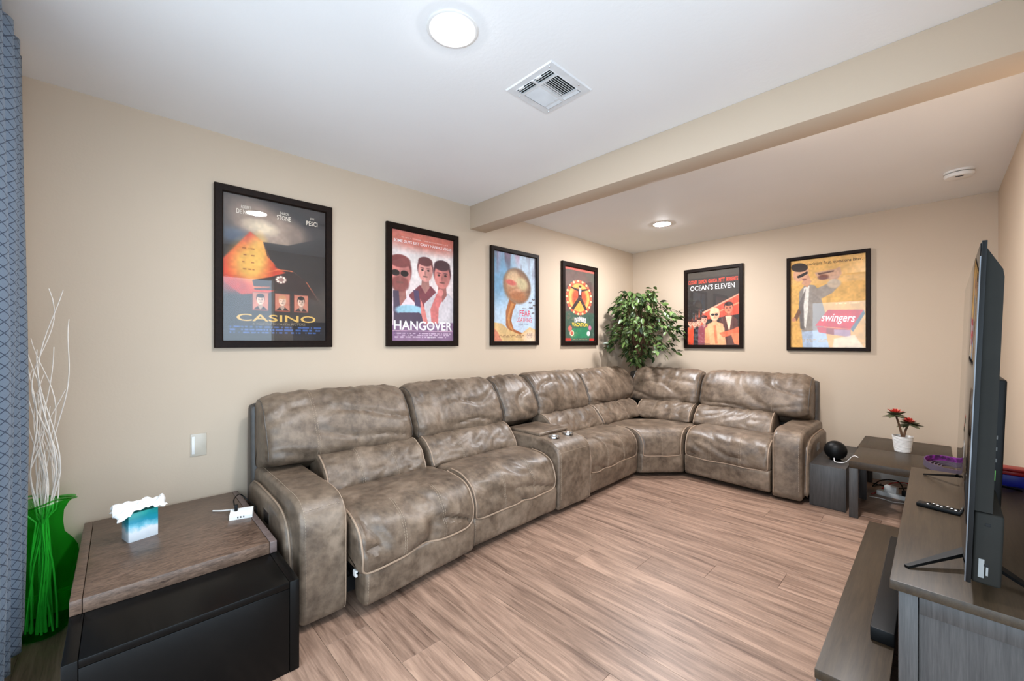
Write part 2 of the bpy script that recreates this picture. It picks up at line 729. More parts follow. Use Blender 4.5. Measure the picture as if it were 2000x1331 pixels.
def wr_seat(seed, a=1.0, front=0.92):
    def f(sv, p, z, e, n):
        d = 0.0
        fr = max(0.0, min(1.0, (p - front + 0.12) / 0.1))
        d += 0.007 * a * math.exp(-e / 0.06) * nz(z * 26 + p * 16, seed, sv * 3)
        r = 1 - abs(nz(sv * 3.1 + seed, z * 9 + sv * 2.2, seed))
        d -= 0.019 * a * fr * max(0, r - 0.74) / 0.26 * min(1, e / 0.05)
        d += 0.009 * a * nz(sv * 2.6, p * 3.5 + z * 3, seed * 2.3)
        d += 0.004 * a * fr * nz(sv * 7, z * 12, seed * 1.3)
        return d
    return f


def wr_small(seed, a=1.0):
    def f(sv, p, z, e, n):
        d = 0.007 * a * math.exp(-e / 0.07) * nz(z * 45 + p * 30, seed, sv * 6)
        d += 0.006 * a * nz(sv * 8, z * 12 + p * 6, seed)
        r = 1 - abs(nz(sv * 7 + seed, z * 16 - sv * 5, seed))
        d -= 0.008 * a * max(0, r - 0.72) / 0.28
        return d
    return f


def wr_soft(seed, a=1.0):
    def f(sv, p, z, e, n):
        return 0.004 * a * nz(sv * 6, z * 6 + p * 4, seed)
    return f


# frames: p = distance forward from the wall line, s = along the run
def frL(p, s, z):
    return (p, s, z)


YR = 4.70


def frB(p, s, z):
    return (s, YR - p, z)


WY, WX = 3.46, 1.21           # wedge starts at y = WY on the long run and ends at x = WX on the short run


def frW(p, s, z):
    t = s
    A = Vector((p, WY))
    B = Vector((WX, YR - p))
    C = Vector((p, YR - p))
    wgt = max(0.0, min(1.0, (0.93 - p) / 0.4))
    Mi = (A + B) / 2 * (1 - wgt) + C * wgt
    Q = A * (1 - t) ** 2 + Mi * 2 * t * (1 - t) + B * t * t
    return (Q.x, Q.y, z)


sofa = thing('sectional_sofa', 'large taupe leather corner sectional sofa with reclining seats along two walls', 'sofa', (0.9, 2.4, 0))
LE = M['leather']

SEAT = [(0.36, 0.40), (0.46, 0.435), (0.58, 0.446), (0.72, 0.452), (0.84, 0.442), (0.915, 0.405), (0.953, 0.34), (0.962, 0.27), (0.955, 0.212), (0.925, 0.195), (0.80, 0.20), (0.50, 0.25), (0.36, 0.30)]


def seat(name, fr, s0, s1, seed, stretch=None, low=0.0, a=1.0, seams=(0.33, 0.68), wedge=False, panel=True, pin=0.0):
    ctrl = [(p, z - low * (1 if p < 0.8 else 0.5)) for p, z in SEAT]
    if stretch:
        fr0 = fr

        def fr(p, s, z, fr0=fr0):
            t = (s - s0) / (s1 - s0)
            ex = stretch[0] * (1 - t) + stretch[1] * t
            g = max(0.0, min(1.0, (p - 0.6) / 0.36))
            return fr0(p + ex * g, s, z)
    re, ins = (0.045, 0.04)
    if wedge:
        re = 0.08
    lf = Loft(ctrl, s0, s1, fr, re, ins, 90, 60, wr_seat(seed, a) if not wedge else (lambda sv, p, z, e, n: 0.004 * nz(sv * 4, p * 6 + z * 6, seed)), 0.004)
    o = lf.mb().build(name, LE, sofa)
    d = (s1 - s0)
    ep = 0.02 * d if not wedge else 0.03
    path = lf.rail(s0 + ep, 3, 8, 0.003) + lf.across(8, s0 + ep + 0.02 * d, s1 - ep - 0.02 * d, 0.003) + lf.rail(s1 - ep, 3, 8, 0.003)[::-1]
    MB().tube(smooth_pts(path, 3), 0.0052, 8).build('piping', M['piping'], o)
    st = MB()
    for q in seams:
        for dd in (-0.006, 0.006):
            k = dd if not wedge else dd * 1.6
            dashes(st, lf.rail(s0 + d * q + k, 4, 8, 0.0012))
    st.build('stitching', M['thread'], o, kind='stuff')
    # footrest panel under the cushion
    if panel:
        pp = [(0.86, 0.06), (0.86, 0.20), (0.90, 0.222), (0.945, 0.215), (0.957, 0.18), (0.952, 0.10), (0.945, 0.055), (0.92, 0.04)]
        lp = Loft(pp, s0 + pin, s1 - (0.0 if not wedge else 0.0), fr, 0.02 if not wedge else 0.03, 0.014, 48, 30, (lambda sv, p, z, e, n: 0.003 * nz(sv * 5, z * 9, seed + 3)))
        b = lp.mb().build('footrest_panel' if not wedge else 'front_panel', LE, sofa)
        sd = MB()
        dashes(sd, lp.rail(s0 + pin + 0.018 * d, 3, 6, 0.001))
        sd.build('stitching', M['thread'], b, kind='stuff')
    return lf, o


seat('seat_cushion', frL, 0.768, 1.478, 1.3, stretch=(0.105, 0.035), a=1.25, pin=0.03)
seat('seat_cushion', frL, 1.488, 2.256, 4.1, stretch=(0.008, 0.0), a=1.0)
seat('seat_cushion', frL, 2.668, 3.448, 7.7, stretch=(-0.01, -0.03), a=0.9)
seat('wedge_seat', frW, 0.012, 0.988, 9.2, low=0.012, seams=(0.5,), wedge=True)
seat('seat_cushion', frB, 1.222, 1.915, 12.9, low=0.0, a=0.8, stretch=(-0.01, 0.02))

BACK = [(0.10, 0.52), (0.075, 0.70), (0.085, 0.87), (0.125, 0.935), (0.19, 0.952), (0.265, 0.928), (0.345, 0.845), (0.398, 0.745), (0.425, 0.66), (0.405, 0.592), (0.33, 0.555), (0.20, 0.50)]


def back(fr, s0, s1, seed, seam=None, low=None, a=1.0, re=0.075, ins=0.055, dz=0.0):
    ctrl = [(p, z + dz) for p, z in BACK]
    if low is not None:
        ctrl = [(p, (z + dz) if z > 0.6 else z - low) for p, z in BACK]
    lf = Loft(ctrl, s0, s1, fr, re, ins, 96, 64, wr_back(seed, 0.94, 0.6, a), 0.006)
    o = lf.mb().build('back_cushion', LE, sofa)
    for q in (s0 + 0.012, s1 - 0.012):
        MB().tube(smooth_pts(lf.rail(q, 2, 9, 0.001), 2), 0.003, 6).build('seam', M['leather_dark'], o)
    if seam:
        st = MB()
        for dd in (-0.007, 0.007):
            dashes(st, smooth_pts(lf.rail(seam + dd, 3, 9, 0.0012)))
        st.build('stitching', M['thread'], o, kind='stuff')
    return lf, o


def split_back(fr, s0, s1, cut, seed, a, side):
    """the end seats: one wide back with a stitched side wing that reaches over the arm"""
    return back(fr, s0, s1, seed, seam=cut, a=a, re=0.10, ins=0.07)


split_back(frL, 0.555, 1.432, 0.812, 2.0, 1.0, -1)
back(frL, 1.446, 2.238, 5.0, a=1.1)
back(frL, 2.248, 2.658, 8.0, a=1.3, low=0.0)
back(frL, 2.668, 3.424, 11.0, a=1.2, dz=0.01)
back(frL, 3.436, 4.39, 14.0, a=1.2, dz=0.005)
back(frB, 0.345, 1.118, 17.0, a=1.0)
split_back(frB, 1.132, 2.075, 1.80, 20.0, 1.0, 1)

LUMB = [(0.27, 0.45), (0.29, 0.55), (0.345, 0.603), (0.41, 0.612), (0.475, 0.585), (0.53, 0.53), (0.568, 0.475), (0.572, 0.44), (0.54, 0.42), (0.40, 0.42)]


def lumbar(fr, s0, s1, seed, seams=(0.33, 0.67), dp=0.0):
    lf = Loft([(p + dp, z) for p, z in LUMB], s0, s1, fr, 0.03, 0.026, 64, 50, wr_small(seed), 0.004)
    o = lf.mb().build('lumbar_cushion', LE, sofa)
    path = lf.rail(s0 + 0.012, 2, 7, 0.002)[::-1] + lf.across(2, s0 + 0.03, s1 - 0.03, 0.002) + lf.rail(s1 - 0.012, 2, 7, 0.002)
    MB().tube(smooth_pts(path, 2), 0.0048, 8).build('piping', M['piping'], o)
    st = MB()
    for q in seams:
        for dd in (-0.005, 0.005):
            dashes(st, lf.rail(s0 + (s1 - s0) * q + dd, 2, 7, 0.0012))
    st.build('stitching', M['thread'], o, kind='stuff')


lumbar(frL, 0.80, 1.425, 31)
lumbar(frL, 1.462, 2.238, 33, (0.33,))
lumbar(frL, 2.68, 3.415, 35, (0.5,))
lumbar(frL, 3.43, 4.20, 37, (0.6,))
lumbar(frB, 0.51, 1.115, 39)
lumbar(frB, 1.142, 1.83, 41)

ARM = [(0.14, 0.05), (0.14, 0.30), (0.14, 0.50), (0.20, 0.55), (0.40, 0.556), (0.70, 0.556), (0.86, 0.548), (0.93, 0.515), (0.963, 0.45), (0.966, 0.30), (0.964, 0.10), (0.955, 0.035), (0.90, 0.03), (0.50, 0.03), (0.20, 0.03)]


def armrest(fr, s0, s1, outer, seed):
    lf = Loft(ARM, s0, s1, fr, 0.03, 0.022, 110, 22, wr_soft(seed))
    o = lf.mb().build('armrest', LE, sofa)
    st = MB()
    w_ = s1 - s0
    inner_s = s1 - 0.012 if outer < 0 else s0 + 0.012
    outer_s = s0 + 0.022 if outer < 0 else s1 - 0.022
    dashes(st, lf.rail(outer_s, 3, 10, 0.001))
    dashes(st, [Vector(lf.point(s0 + 0.02 + (w_ - 0.04) * t / 10, int(lf.marks[8] * lf.nu) - 2, 0.001)) for t in range(11)])
    st.build('stitching', M['thread'], o, kind='stuff')
    MB().tube(smooth_pts(lf.rail(inner_s, 5, 11, 0.0005)), 0.0028, 6).build('piping', M['piping'], o)
    # padded outer side panel with its own piping and a switch plate
    sp = [(0.16, 0.06), (0.16, 0.40), (0.20, 0.475), (0.50, 0.485), (0.72, 0.475), (0.82, 0.43), (0.86, 0.34), (0.875, 0.15), (0.86, 0.05), (0.5, 0.045)]
    a, b = (s0 - 0.032, s0 + 0.03) if outer < 0 else (s1 - 0.03, s1 + 0.032)
    ls = Loft(sp, a, b, fr, 0.03, 0.03, 72, 12, wr_soft(seed + 1, 0.6))
    pnl = ls.mb().build('side_panel', LE, sofa)
    sv = a + 0.02 if outer < 0 else b - 0.02
    MB().tube(smooth_pts(ls.rail(sv, 1, 8, 0.003)), 0.005, 8).build('piping', M['piping'], pnl)
    f = lambda p, q, z: fr(p, (a - 0.001 + q) if outer < 0 else (b + 0.001 - q), z)
    pl = MB()
    pts = [f(0.50, 0.0, 0.36), f(0.60, 0.0, 0.36), f(0.60, 0.0, 0.42), f(0.50, 0.0, 0.42), f(0.50, 0.006, 0.36), f(0.60, 0.006, 0.36), f(0.60, 0.006, 0.42), f(0.50, 0.006, 0.42)]
    pl.add(pts, [(0, 1, 2, 3), (4, 5, 6, 7), (0, 1, 5, 4), (1, 2, 6, 5), (2, 3, 7, 6), (3, 0, 4, 7)])
    pl.build('power_switch', M['chrome'], pnl)
    return o


armrest(frL, 0.552, 0.757, -1, 51)
armrest(frB, 1.926, 2.128, 1, 53)

# console between the two left seats and the third
CON = [(0.30, 0.05), (0.30, 0.30), (0.30, 0.50), (0.36, 0.53), (0.55, 0.535), (0.75, 0.53), (0.87, 0.512), (0.935, 0.475), (0.963, 0.42), (0.966, 0.28), (0.964, 0.10), (0.955, 0.04), (0.90, 0.03), (0.6, 0.03)]
lf = Loft(CON, 2.268, 2.658, frL, 0.03, 0.02, 100, 26, wr_soft(61))
con = lf.mb().build('console', LE, sofa)
st = MB()
dashes(st, [Vector(lf.point(2.285 + 0.356 * t / 14, int(lf.marks[8] * lf.nu) - 1, 0.001)) for t in range(15)])
dashes(st, lf.rail(2.29, 4, 10, 0.001))
st.build('stitching', M['thread'], con, kind='stuff')
MB().tube(smooth_pts(lf.rail(2.646, 6, 11, 0.0005)), 0.0028, 6).build('piping', M['piping'], con)
MB().box(0.40, 0.75, 2.295, 2.635, 0.532, 0.556, 0.010, 3).build('lid', LE, con)
for y in (2.385, 2.555):
    c = MB().lathe([(0.030, 0.0), (0.033, 0.012), (0.041, 0.014), (0.043, 0.010), (0.043, 0.0)], 24, (0.815, y, 0.522))
    c.build('cup_holder', M['chrome'], con)

# dark carcass, back shells and feet below
cb = MB()
cb.box(0.16, 0.84, 0.60, 3.5, 0.028, 0.40)
cb.build('carcass', M['blackfab'], sofa)
MB().box(1.15, 2.08, YR - 0.86, YR - 0.14, 0.028, 0.40).box(0.16, 0.75, 3.5, YR - 0.16, 0.028, 0.40).box(0.7, 1.2, YR - 0.7, YR - 0.16, 0.028, 0.40).build('carcass', M['blackfab'], sofa)
SH = [(0.05, 0.06), (0.045, 0.50), (0.05, 0.80), (0.075, 0.885), (0.11, 0.90), (0.14, 0.86), (0.15, 0.60), (0.16, 0.30), (0.16, 0.06)]
Loft(SH, 0.535, 1.44, frL, 0.06, 0.02, 60, 20).mb().build('back_shell', M['leather_dark'], sofa)
Loft(SH, 1.45, 4.60, frL, 0.06, 0.02, 60, 20).mb().build('back_shell', M['leather_dark'], sofa)
Loft(SH, 0.20, 1.125, frB, 0.06, 0.02, 60, 20).mb().build('back_shell', M['leather_dark'], sofa)
Loft(SH, 1.135, 2.098, frB, 0.06, 0.02, 60, 20).mb().build('back_shell', M['leather_dark'], sofa)
for (x, y) in ((0.80, 0.66), (0.2, 0.66), (0.8, 2.0), (0.8, 2.46), (0.8, 3.2), (0.3, 4.4), (1.4, 3.95), (2.02, 3.95), (2.02, 4.45)):
    MB().lathe([(0.022, 0.0), (0.022, 0.028), (0.026, 0.03)], 14, (x, y, 0)).build('foot', M['black'], sofa)
# metal reclining bracket in the gap beside the first footrest
MB().tube([(0.80, 0.79, 0.20), (0.93, 0.785, 0.16), (0.985, 0.79, 0.185)], 0.007, 6).tube([(0.84, 0.785, 0.10), (0.93, 0.785, 0.16)], 0.006, 6).build('recliner_bracket', M['black'], sofa)
MB().box(0.955, 0.985, 0.780, 0.792, 0.165, 0.195, 0.003).build('recliner_clip', M['white'], sofa)


# ------------------------------------------------------------------ posters
class Art:
    """flat print painted into an in-memory picture"""
    def __init__(s, w=300, h=430, bg=(0, 0, 0)):
        s.w, s.h = w, h
        s.Y, s.X = np.mgrid[0:h, 0:w]
        s.X = (s.X + 0.5) / w
        s.Y = (s.Y + 0.5) / h
        s.A = np.zeros((h, w, 3)) + np.array(bg) / 255.0
        s.rng = np.random.RandomState(3)

    def put(s, m, c, alpha=1.0):
        m = np.clip(m, 0, 1)[..., None] * alpha
        s.A = s.A * (1 - m) + np.array(c) / 255.0 * m

    def ell(s, cx, cy, rx, ry, c, soft=0.08, rot=0.0, alpha=1.0):
        dx, dy = s.X - cx, (s.Y - cy) * s.h / s.w
        ca, sa = math.cos(rot), math.sin(rot)
        u, v = (dx * ca + dy * sa) / rx, (-dx * sa + dy * ca) / (ry * s.h / s.w)
        r = np.sqrt(u * u + v * v)
        s.put((1 - r) / soft + 0.5, c, alpha)

    def poly(s, pts, c, alpha=1.0, blur=1):
        inside = np.zeros(s.X.shape, bool)
        n = len(pts)
        for i in range(n):
            x0, y0 = pts[i]
            x1, y1 = pts[(i + 1) % n]
            if y0 == y1:
                continue
            cond = (y0 > s.Y) != (y1 > s.Y)
            inside ^= cond & (s.X < (x1 - x0) * (s.Y - y0) / (y1 - y0) + x0)
        s.put(s.blur(inside.astype(float), blur), c, alpha)

    def blur(s, m, k):
        for _ in range(k):
            m = (np.roll(m, 1, 0) + np.roll(m, -1, 0) + m * 2) / 4
            m = (np.roll(m, 1, 1) + np.roll(m, -1, 1) + m * 2) / 4
        return m

    def rect(s, x0, y0, x1, y1, c, alpha=1.0, blur=1):
        s.put(s.blur(((s.X > x0) & (s.X < x1) & (s.Y > y0) & (s.Y < y1)).astype(float), blur), c, alpha)

    def noise(s, nx, ny):
        g = s.rng.rand(ny + 2, nx + 2)
        fx, fy = s.X * nx, s.Y * ny
        ix, iy = fx.astype(int), fy.astype(int)
        tx, ty = fx - ix, fy - iy
        tx, ty = tx * tx * (3 - 2 * tx), ty * ty * (3 - 2 * ty)
        return (g[iy, ix] * (1 - tx) + g[iy, ix + 1] * tx) * (1 - ty) + (g[iy + 1, ix] * (1 - tx) + g[iy + 1, ix + 1] * tx) * ty

    def mottled(s, nx, ny, c, alpha):
        n = s.noise(nx, ny) * 0.6 + s.noise(nx * 2, ny * 2) * 0.4
        s.put(np.clip((n - 0.4) * 3, 0, 1), c, alpha)

    def credits(s, y0, y1, rows, c, x0=0.08, x1=0.92, alpha=0.8):
        """rows of print too fine to read"""
        rh = (y1 - y0) / rows
        for r in range(rows):
            yy = y0 + rh * r
            m = (s.Y > yy) & (s.Y < yy + rh * 0.62) & (s.X > x0) & (s.X < x1)
            g = s.noise(70, 3) > 0.42
            s.put(s.blur((m & g).astype(float), 1), c, alpha)

    def person(s, cx, cy, r, skin, hair, shirt, shades=False, beard=False, tie=None, turn=0.0, long=1.0):
        """a plain bust: shoulders, neck, head, hair and simple features"""
        k = s.w / s.h
        ry = r * 1.28 * k
        dk = tuple(x * 0.72 for x in skin)
        s.poly([(cx - r * 2.3, cy + ry * 4.4 * long), (cx - r * 2.2, cy + ry * 2.3), (cx - r * 0.8, cy + ry * 1.35), (cx + r * 0.8, cy + ry * 1.35), (cx + r * 2.2, cy + ry * 2.3), (cx + r * 2.3, cy + ry * 4.4 * long)], shirt, 1, 2)
        s.poly([(cx - r * 0.45, cy + ry * 0.6), (cx + r * 0.45, cy + ry * 0.6), (cx + r * 0.6, cy + ry * 1.5), (cx, cy + ry * 2.1), (cx - r * 0.6, cy + ry * 1.5)], dk, 1, 1)
        s.ell(cx, cy - ry * 0.28, r * 1.12, ry * 0.98, hair, 0.15)
        s.ell(cx, cy, r, ry, skin, 0.12)
        s.ell(cx + r * 0.45, cy + ry * 0.1, r * 0.5, ry * 0.75, dk, 0.7, 0, 0.5)
        s.ell(cx, cy - ry * 0.86, r * 1.0, ry * 0.42, hair, 0.2)
        if beard:
            s.ell(cx, cy + ry * 0.62, r * 0.86, ry * 0.52, hair, 0.25, 0, 0.85)
        ex = r * 0.42
        o = turn * r * 0.25
        if shades:
            for q in (-1, 1):
                s.ell(cx + q * ex + o, cy - ry * 0.08, r * 0.38, ry * 0.2, (24, 20, 26), 0.2)
        else:
            for q in (-1, 1):
                s.ell(cx + q * ex + o, cy - ry * 0.06, r * 0.17, ry * 0.08, (50, 34, 34), 0.4)
                s.ell(cx + q * ex + o, cy - ry * 0.24, r * 0.26, ry * 0.05, hair, 0.4, 0, 0.8)
        s.ell(cx + o * 1.3, cy + ry * 0.2, r * 0.12, ry * 0.22, dk, 0.5, 0, 0.7)
        s.ell(cx + o, cy + ry * 0.52, r * 0.34, ry * 0.07, tuple(x * 0.55 for x in skin), 0.5)
        if tie:
            s.poly([(cx - r * 0.2, cy + ry * 1.9), (cx + r * 0.2, cy + ry * 1.9), (cx + r * 0.15, cy + ry * 4), (cx - r * 0.15, cy + ry * 4)], tie)

    def image(s, name):
        g = s.noise(11, 15) * 0.5 + s.noise(37, 52) * 0.5      # print mottling
        s.A = s.A * (0.89 + 0.22 * g[..., None])
        im = bpy.data.images.new(name, s.w, s.h)
        px = np.ones((s.h, s.w, 4), np.float32)
        px[..., :3] = np.clip(s.A[::-1], 0, 1)
        im.pixels.foreach_set(px.ravel())
        im.update()
        im.pack()
        return im


def art_glow():
    a = Art(bg=(34, 27, 26))
    a.mottled(5, 6, (72, 62, 58), 0.5)
    for (cx, cy, rx, ry, al) in ((0.35, 0.13, 0.33, 0.10, 0.75), (0.62, 0.22, 0.2, 0.09, 0.6), (0.30, 0.22, 0.26, 0.10, 0.8), (0.52, 0.30, 0.16, 0.05, 0.7)):
        a.ell(cx, cy, rx, ry, (168, 142, 122), 0.9, 0.3, al)
    a.ell(0.34, 0.20, 0.14, 0.045, (236, 214, 180), 0.9, 0.1, 0.8)
    a.ell(0.10, 0.28, 0.12, 0.05, (70, 96, 130), 0.9, 0.0, 0.5)
    a.poly([(0.24, 0.24), (0.36, 0.30), (0.48, 0.47), (0.72, 0.55), (0.40, 0.66), (0.16, 0.68), (0.0, 0.60), (0.0, 0.45)], (204, 62, 34), 1, 6)
    a.ell(0.24, 0.46, 0.16, 0.14, (240, 186, 88), 0.9, 0, 0.9)
    a.ell(0.32, 0.36, 0.08, 0.10, (246, 190, 92), 0.9, 0, 0.8)
    a.ell(0.10, 0.62, 0.16, 0.05, (178, 44, 30), 0.9, 0, 0.7)
    # dark ridge lines with lit edges
    a.poly([(0.36, 0.30), (0.40, 0.40), (0.50, 0.465), (0.56, 0.452), (0.70, 0.505), (0.84, 0.60), (0.99, 0.72), (0.99, 0.2), (0.6, 0.3)], (40, 34, 32), 0.95, 2)
    a.poly([(0.26, 0.575), (0.42, 0.545), (0.62, 0.49), (0.78, 0.545), (0.92, 0.70), (0.70, 0.64), (0.52, 0.635), (0.28, 0.64), (0.27, 0.61)], (44, 26, 22), 1, 1)
    for pts in (((0.30, 0.54), (0.5, 0.488), (0.66, 0.49), (0.80, 0.56), (0.92, 0.69), (0.78, 0.55), (0.64, 0.482), (0.5, 0.48)), ((0.26, 0.62), (0.42, 0.612), (0.42, 0.618), (0.27, 0.63)), ((0.37, 0.31), (0.42, 0.42), (0.50, 0.47), (0.43, 0.43))):
        a.poly(pts, (240, 120, 70), 0.9, 1)
    a.ell(0.53, 0.555, 0.055, 0.028, (150, 110, 100), 0.35)
    for i in range(8):
        t = i / 8 * 2 * PI
        a.ell(0.53 + 0.04 * math.cos(t), 0.555 + 0.02 * math.sin(t), 0.012, 0.007, (250, 226, 206), 0.5)
    for i, (x, hr) in enumerate(((0.335, (40, 20, 18)), (0.545, (200, 140, 100)), (0.735, (30, 18, 16)))):
        a.rect(x - 0.075, 0.655, x + 0.075, 0.785, (150, 66, 46))
        a.rect(x - 0.068, 0.660, x + 0.068, 0.780, (206, 130, 104))
        b = Art(60, 72, (196, 120, 96))
        b.person(0.5, 0.42, 0.26, (232, 190, 164), hr, (46, 30, 30))
        x0, x1, y0, y1 = [int(q) for q in ((x - 0.068) * a.w, (x + 0.068) * a.w, 0.66 * a.h, 0.78 * a.h)]
        yy = (np.arange(y1 - y0) * 72 / (y1 - y0)).astype(int)
        xx = (np.arange(x1 - x0) * 60 / (x1 - x0)).astype(int)
        a.A[y0:y1, x0:x1] = b.A[yy][:, xx]
    a.credits(0.895, 0.955, 3, (70, 106, 176), 0.06, 0.95, 0.8)
    a.credits(0.865, 0.878, 1, (150, 130, 96), 0.25, 0.78, 0.5)
    for i in range(4):
        a.credits(0.355 + i * 0.048, 0.367 + i * 0.048, 1, (110, 40, 24), 0.17, 0.28, 0.6)
    return a


def art_men():
    a = Art(bg=(238, 222, 220))
    a.ell(0.5, 0.02, 0.8, 0.14, (206, 112, 96), 0.7)
    a.ell(0.5, 0.30, 0.5, 0.12, (240, 232, 226), 0.9, 0, 0.7)
    sk = (224, 140, 132)
    a.person(0.52, 0.34, 0.115, (230, 160, 150), (104, 52, 56), (120, 52, 66), long=1.0)
    a.person(0.80, 0.37, 0.135, (214, 130, 122), (66, 32, 44), (206, 198, 202), long=1.4)
    a.person(0.13, 0.40, 0.155, sk, (132, 66, 66), (232, 214, 220), shades=True, beard=True, long=1.3)
    a.poly([(0.03, 0.55), (0.11, 0.55), (0.16, 0.92), (0.04, 0.92)], (60, 48, 80))
    a.poly([(0.33, 0.53), (0.41, 0.53), (0.47, 0.80), (0.39, 0.84)], (66, 54, 92))
    a.ell(0.28, 0.72, 0.22, 0.05, (150, 196, 214), 0.25)
    a.poly([(0.04, 0.80), (0.12, 0.745), (0.42, 0.735), (0.55, 0.80), (0.58, 0.95), (0.04, 0.95)], (64, 50, 78), 1, 2)
    a.poly([(0.44, 0.60), (0.52, 0.72), (0.57, 0.86), (0.50, 0.86), (0.45, 0.74)], (216, 124, 118), 1, 1)
    a.poly([(0.62, 0.84), (0.60, 0.70), (0.70, 0.55), (0.79, 0.52), (0.80, 0.60), (0.74, 0.68), (0.73, 0.84)], (206, 112, 110), 1, 2)
    a.ell(0.77, 0.53, 0.05, 0.035, (222, 136, 130), 0.3)
    a.poly([(0, 0.86), (1, 0.82), (1, 1), (0, 1)], (126, 92, 128), 0.9, 8)
    a.rect(0.02, 0.905, 0.98, 0.909, (240, 200, 210))
    a.credits(0.925, 0.975, 3, (226, 206, 220), 0.05, 0.95, 0.8)
    a.credits(0.055, 0.07, 1, (236, 190, 180), 0.12, 0.9, 0.7)
    return a


def art_swirl():
    a = Art(bg=(186, 206, 224))
    a.ell(0.1, 0.25, 0.35, 0.3, (96, 150, 188), 0.9, 0, 0.8)
    n = a.noise(14, 3) + 0.3 * a.noise(30, 6)
    a.put(np.clip((n - 0.62) * 3, 0, 1) * np.clip(1.2 - a.Y * 3.6, 0, 1), (84, 66, 84), 0.75)
    a.put(np.clip((a.noise(9, 3) - 0.55) * 3, 0, 1) * np.clip(1 - a.Y * 3.6, 0, 1), (200, 150, 180), 0.7)
    # a plain tall clay shape: rounded top on a curving stem
    a.poly([(0.36, 0.52), (0.52, 0.56), (0.44, 0.66), (0.40, 0.76), (0.46, 0.86), (0.70, 0.91), (0.62, 0.945), (0.40, 0.91), (0.28, 0.82), (0.28, 0.66)], (160, 92, 46), 1, 3)
    a.poly([(0.40, 0.56), (0.47, 0.57), (0.38, 0.68), (0.37, 0.78), (0.46, 0.89), (0.35, 0.84), (0.31, 0.74)], (206, 140, 76), 0.8, 3)
    a.ell(0.55, 0.36, 0.33, 0.20, (112, 82, 60), 0.15, 0.3)
    a.ell(0.52, 0.37, 0.27, 0.17, (176, 128, 92), 0.5, 0.3)
    a.ell(0.44, 0.28, 0.15, 0.09, (222, 190, 150), 0.5, -0.4, 0.8)
    a.ell(0.66, 0.33, 0.14, 0.07, (206, 196, 150), 0.6, 0.3, 0.8)
    a.ell(0.40, 0.33, 0.12, 0.03, (196, 70, 66), 0.6, 0.1, 0.8)
    a.ell(0.50, 0.43, 0.13, 0.03, (230, 190, 160), 0.6, -0.2, 0.8)
    a.ell(0.55, 0.47, 0.2, 0.06, (170, 96, 52), 0.7, 0.2, 0.7)
    a.poly([(0, 0.79), (0.18, 0.80), (0.36, 0.87), (0.62, 0.92), (0.85, 0.83), (1, 0.86), (1, 1), (0, 1)], (214, 178, 122), 1, 3)
    a.poly([(0, 0.84), (0.1, 0.90), (0.2, 1), (0, 1)], (206, 112, 92), 0.8, 5)
    a.ell(0.9, 0.95, 0.2, 0.08, (232, 200, 170), 0.8)
    for (x, y, r) in ((0.86, 0.54, 0.05), (0.94, 0.50, 0.05), (0.88, 0.60, 0.06), (0.96, 0.57, 0.04), (0.93, 0.66, 0.04)):
        a.poly([(x - r, y + 0.01), (x - r * 0.4, y - 0.012), (x, y), (x + r * 0.5, y - 0.014), (x + r, y + 0.006), (x + r * 0.4, y + 0.002), (x, y + 0.012), (x - r * 0.4, y + 0.002)], (60, 52, 62))
    a.credits(0.925, 0.96, 2, (110, 72, 44), 0.12, 0.72, 0.7)
    a.credits(0.905, 0.96, 3, (120, 90, 90), 0.78, 0.94, 0.5)
    return a


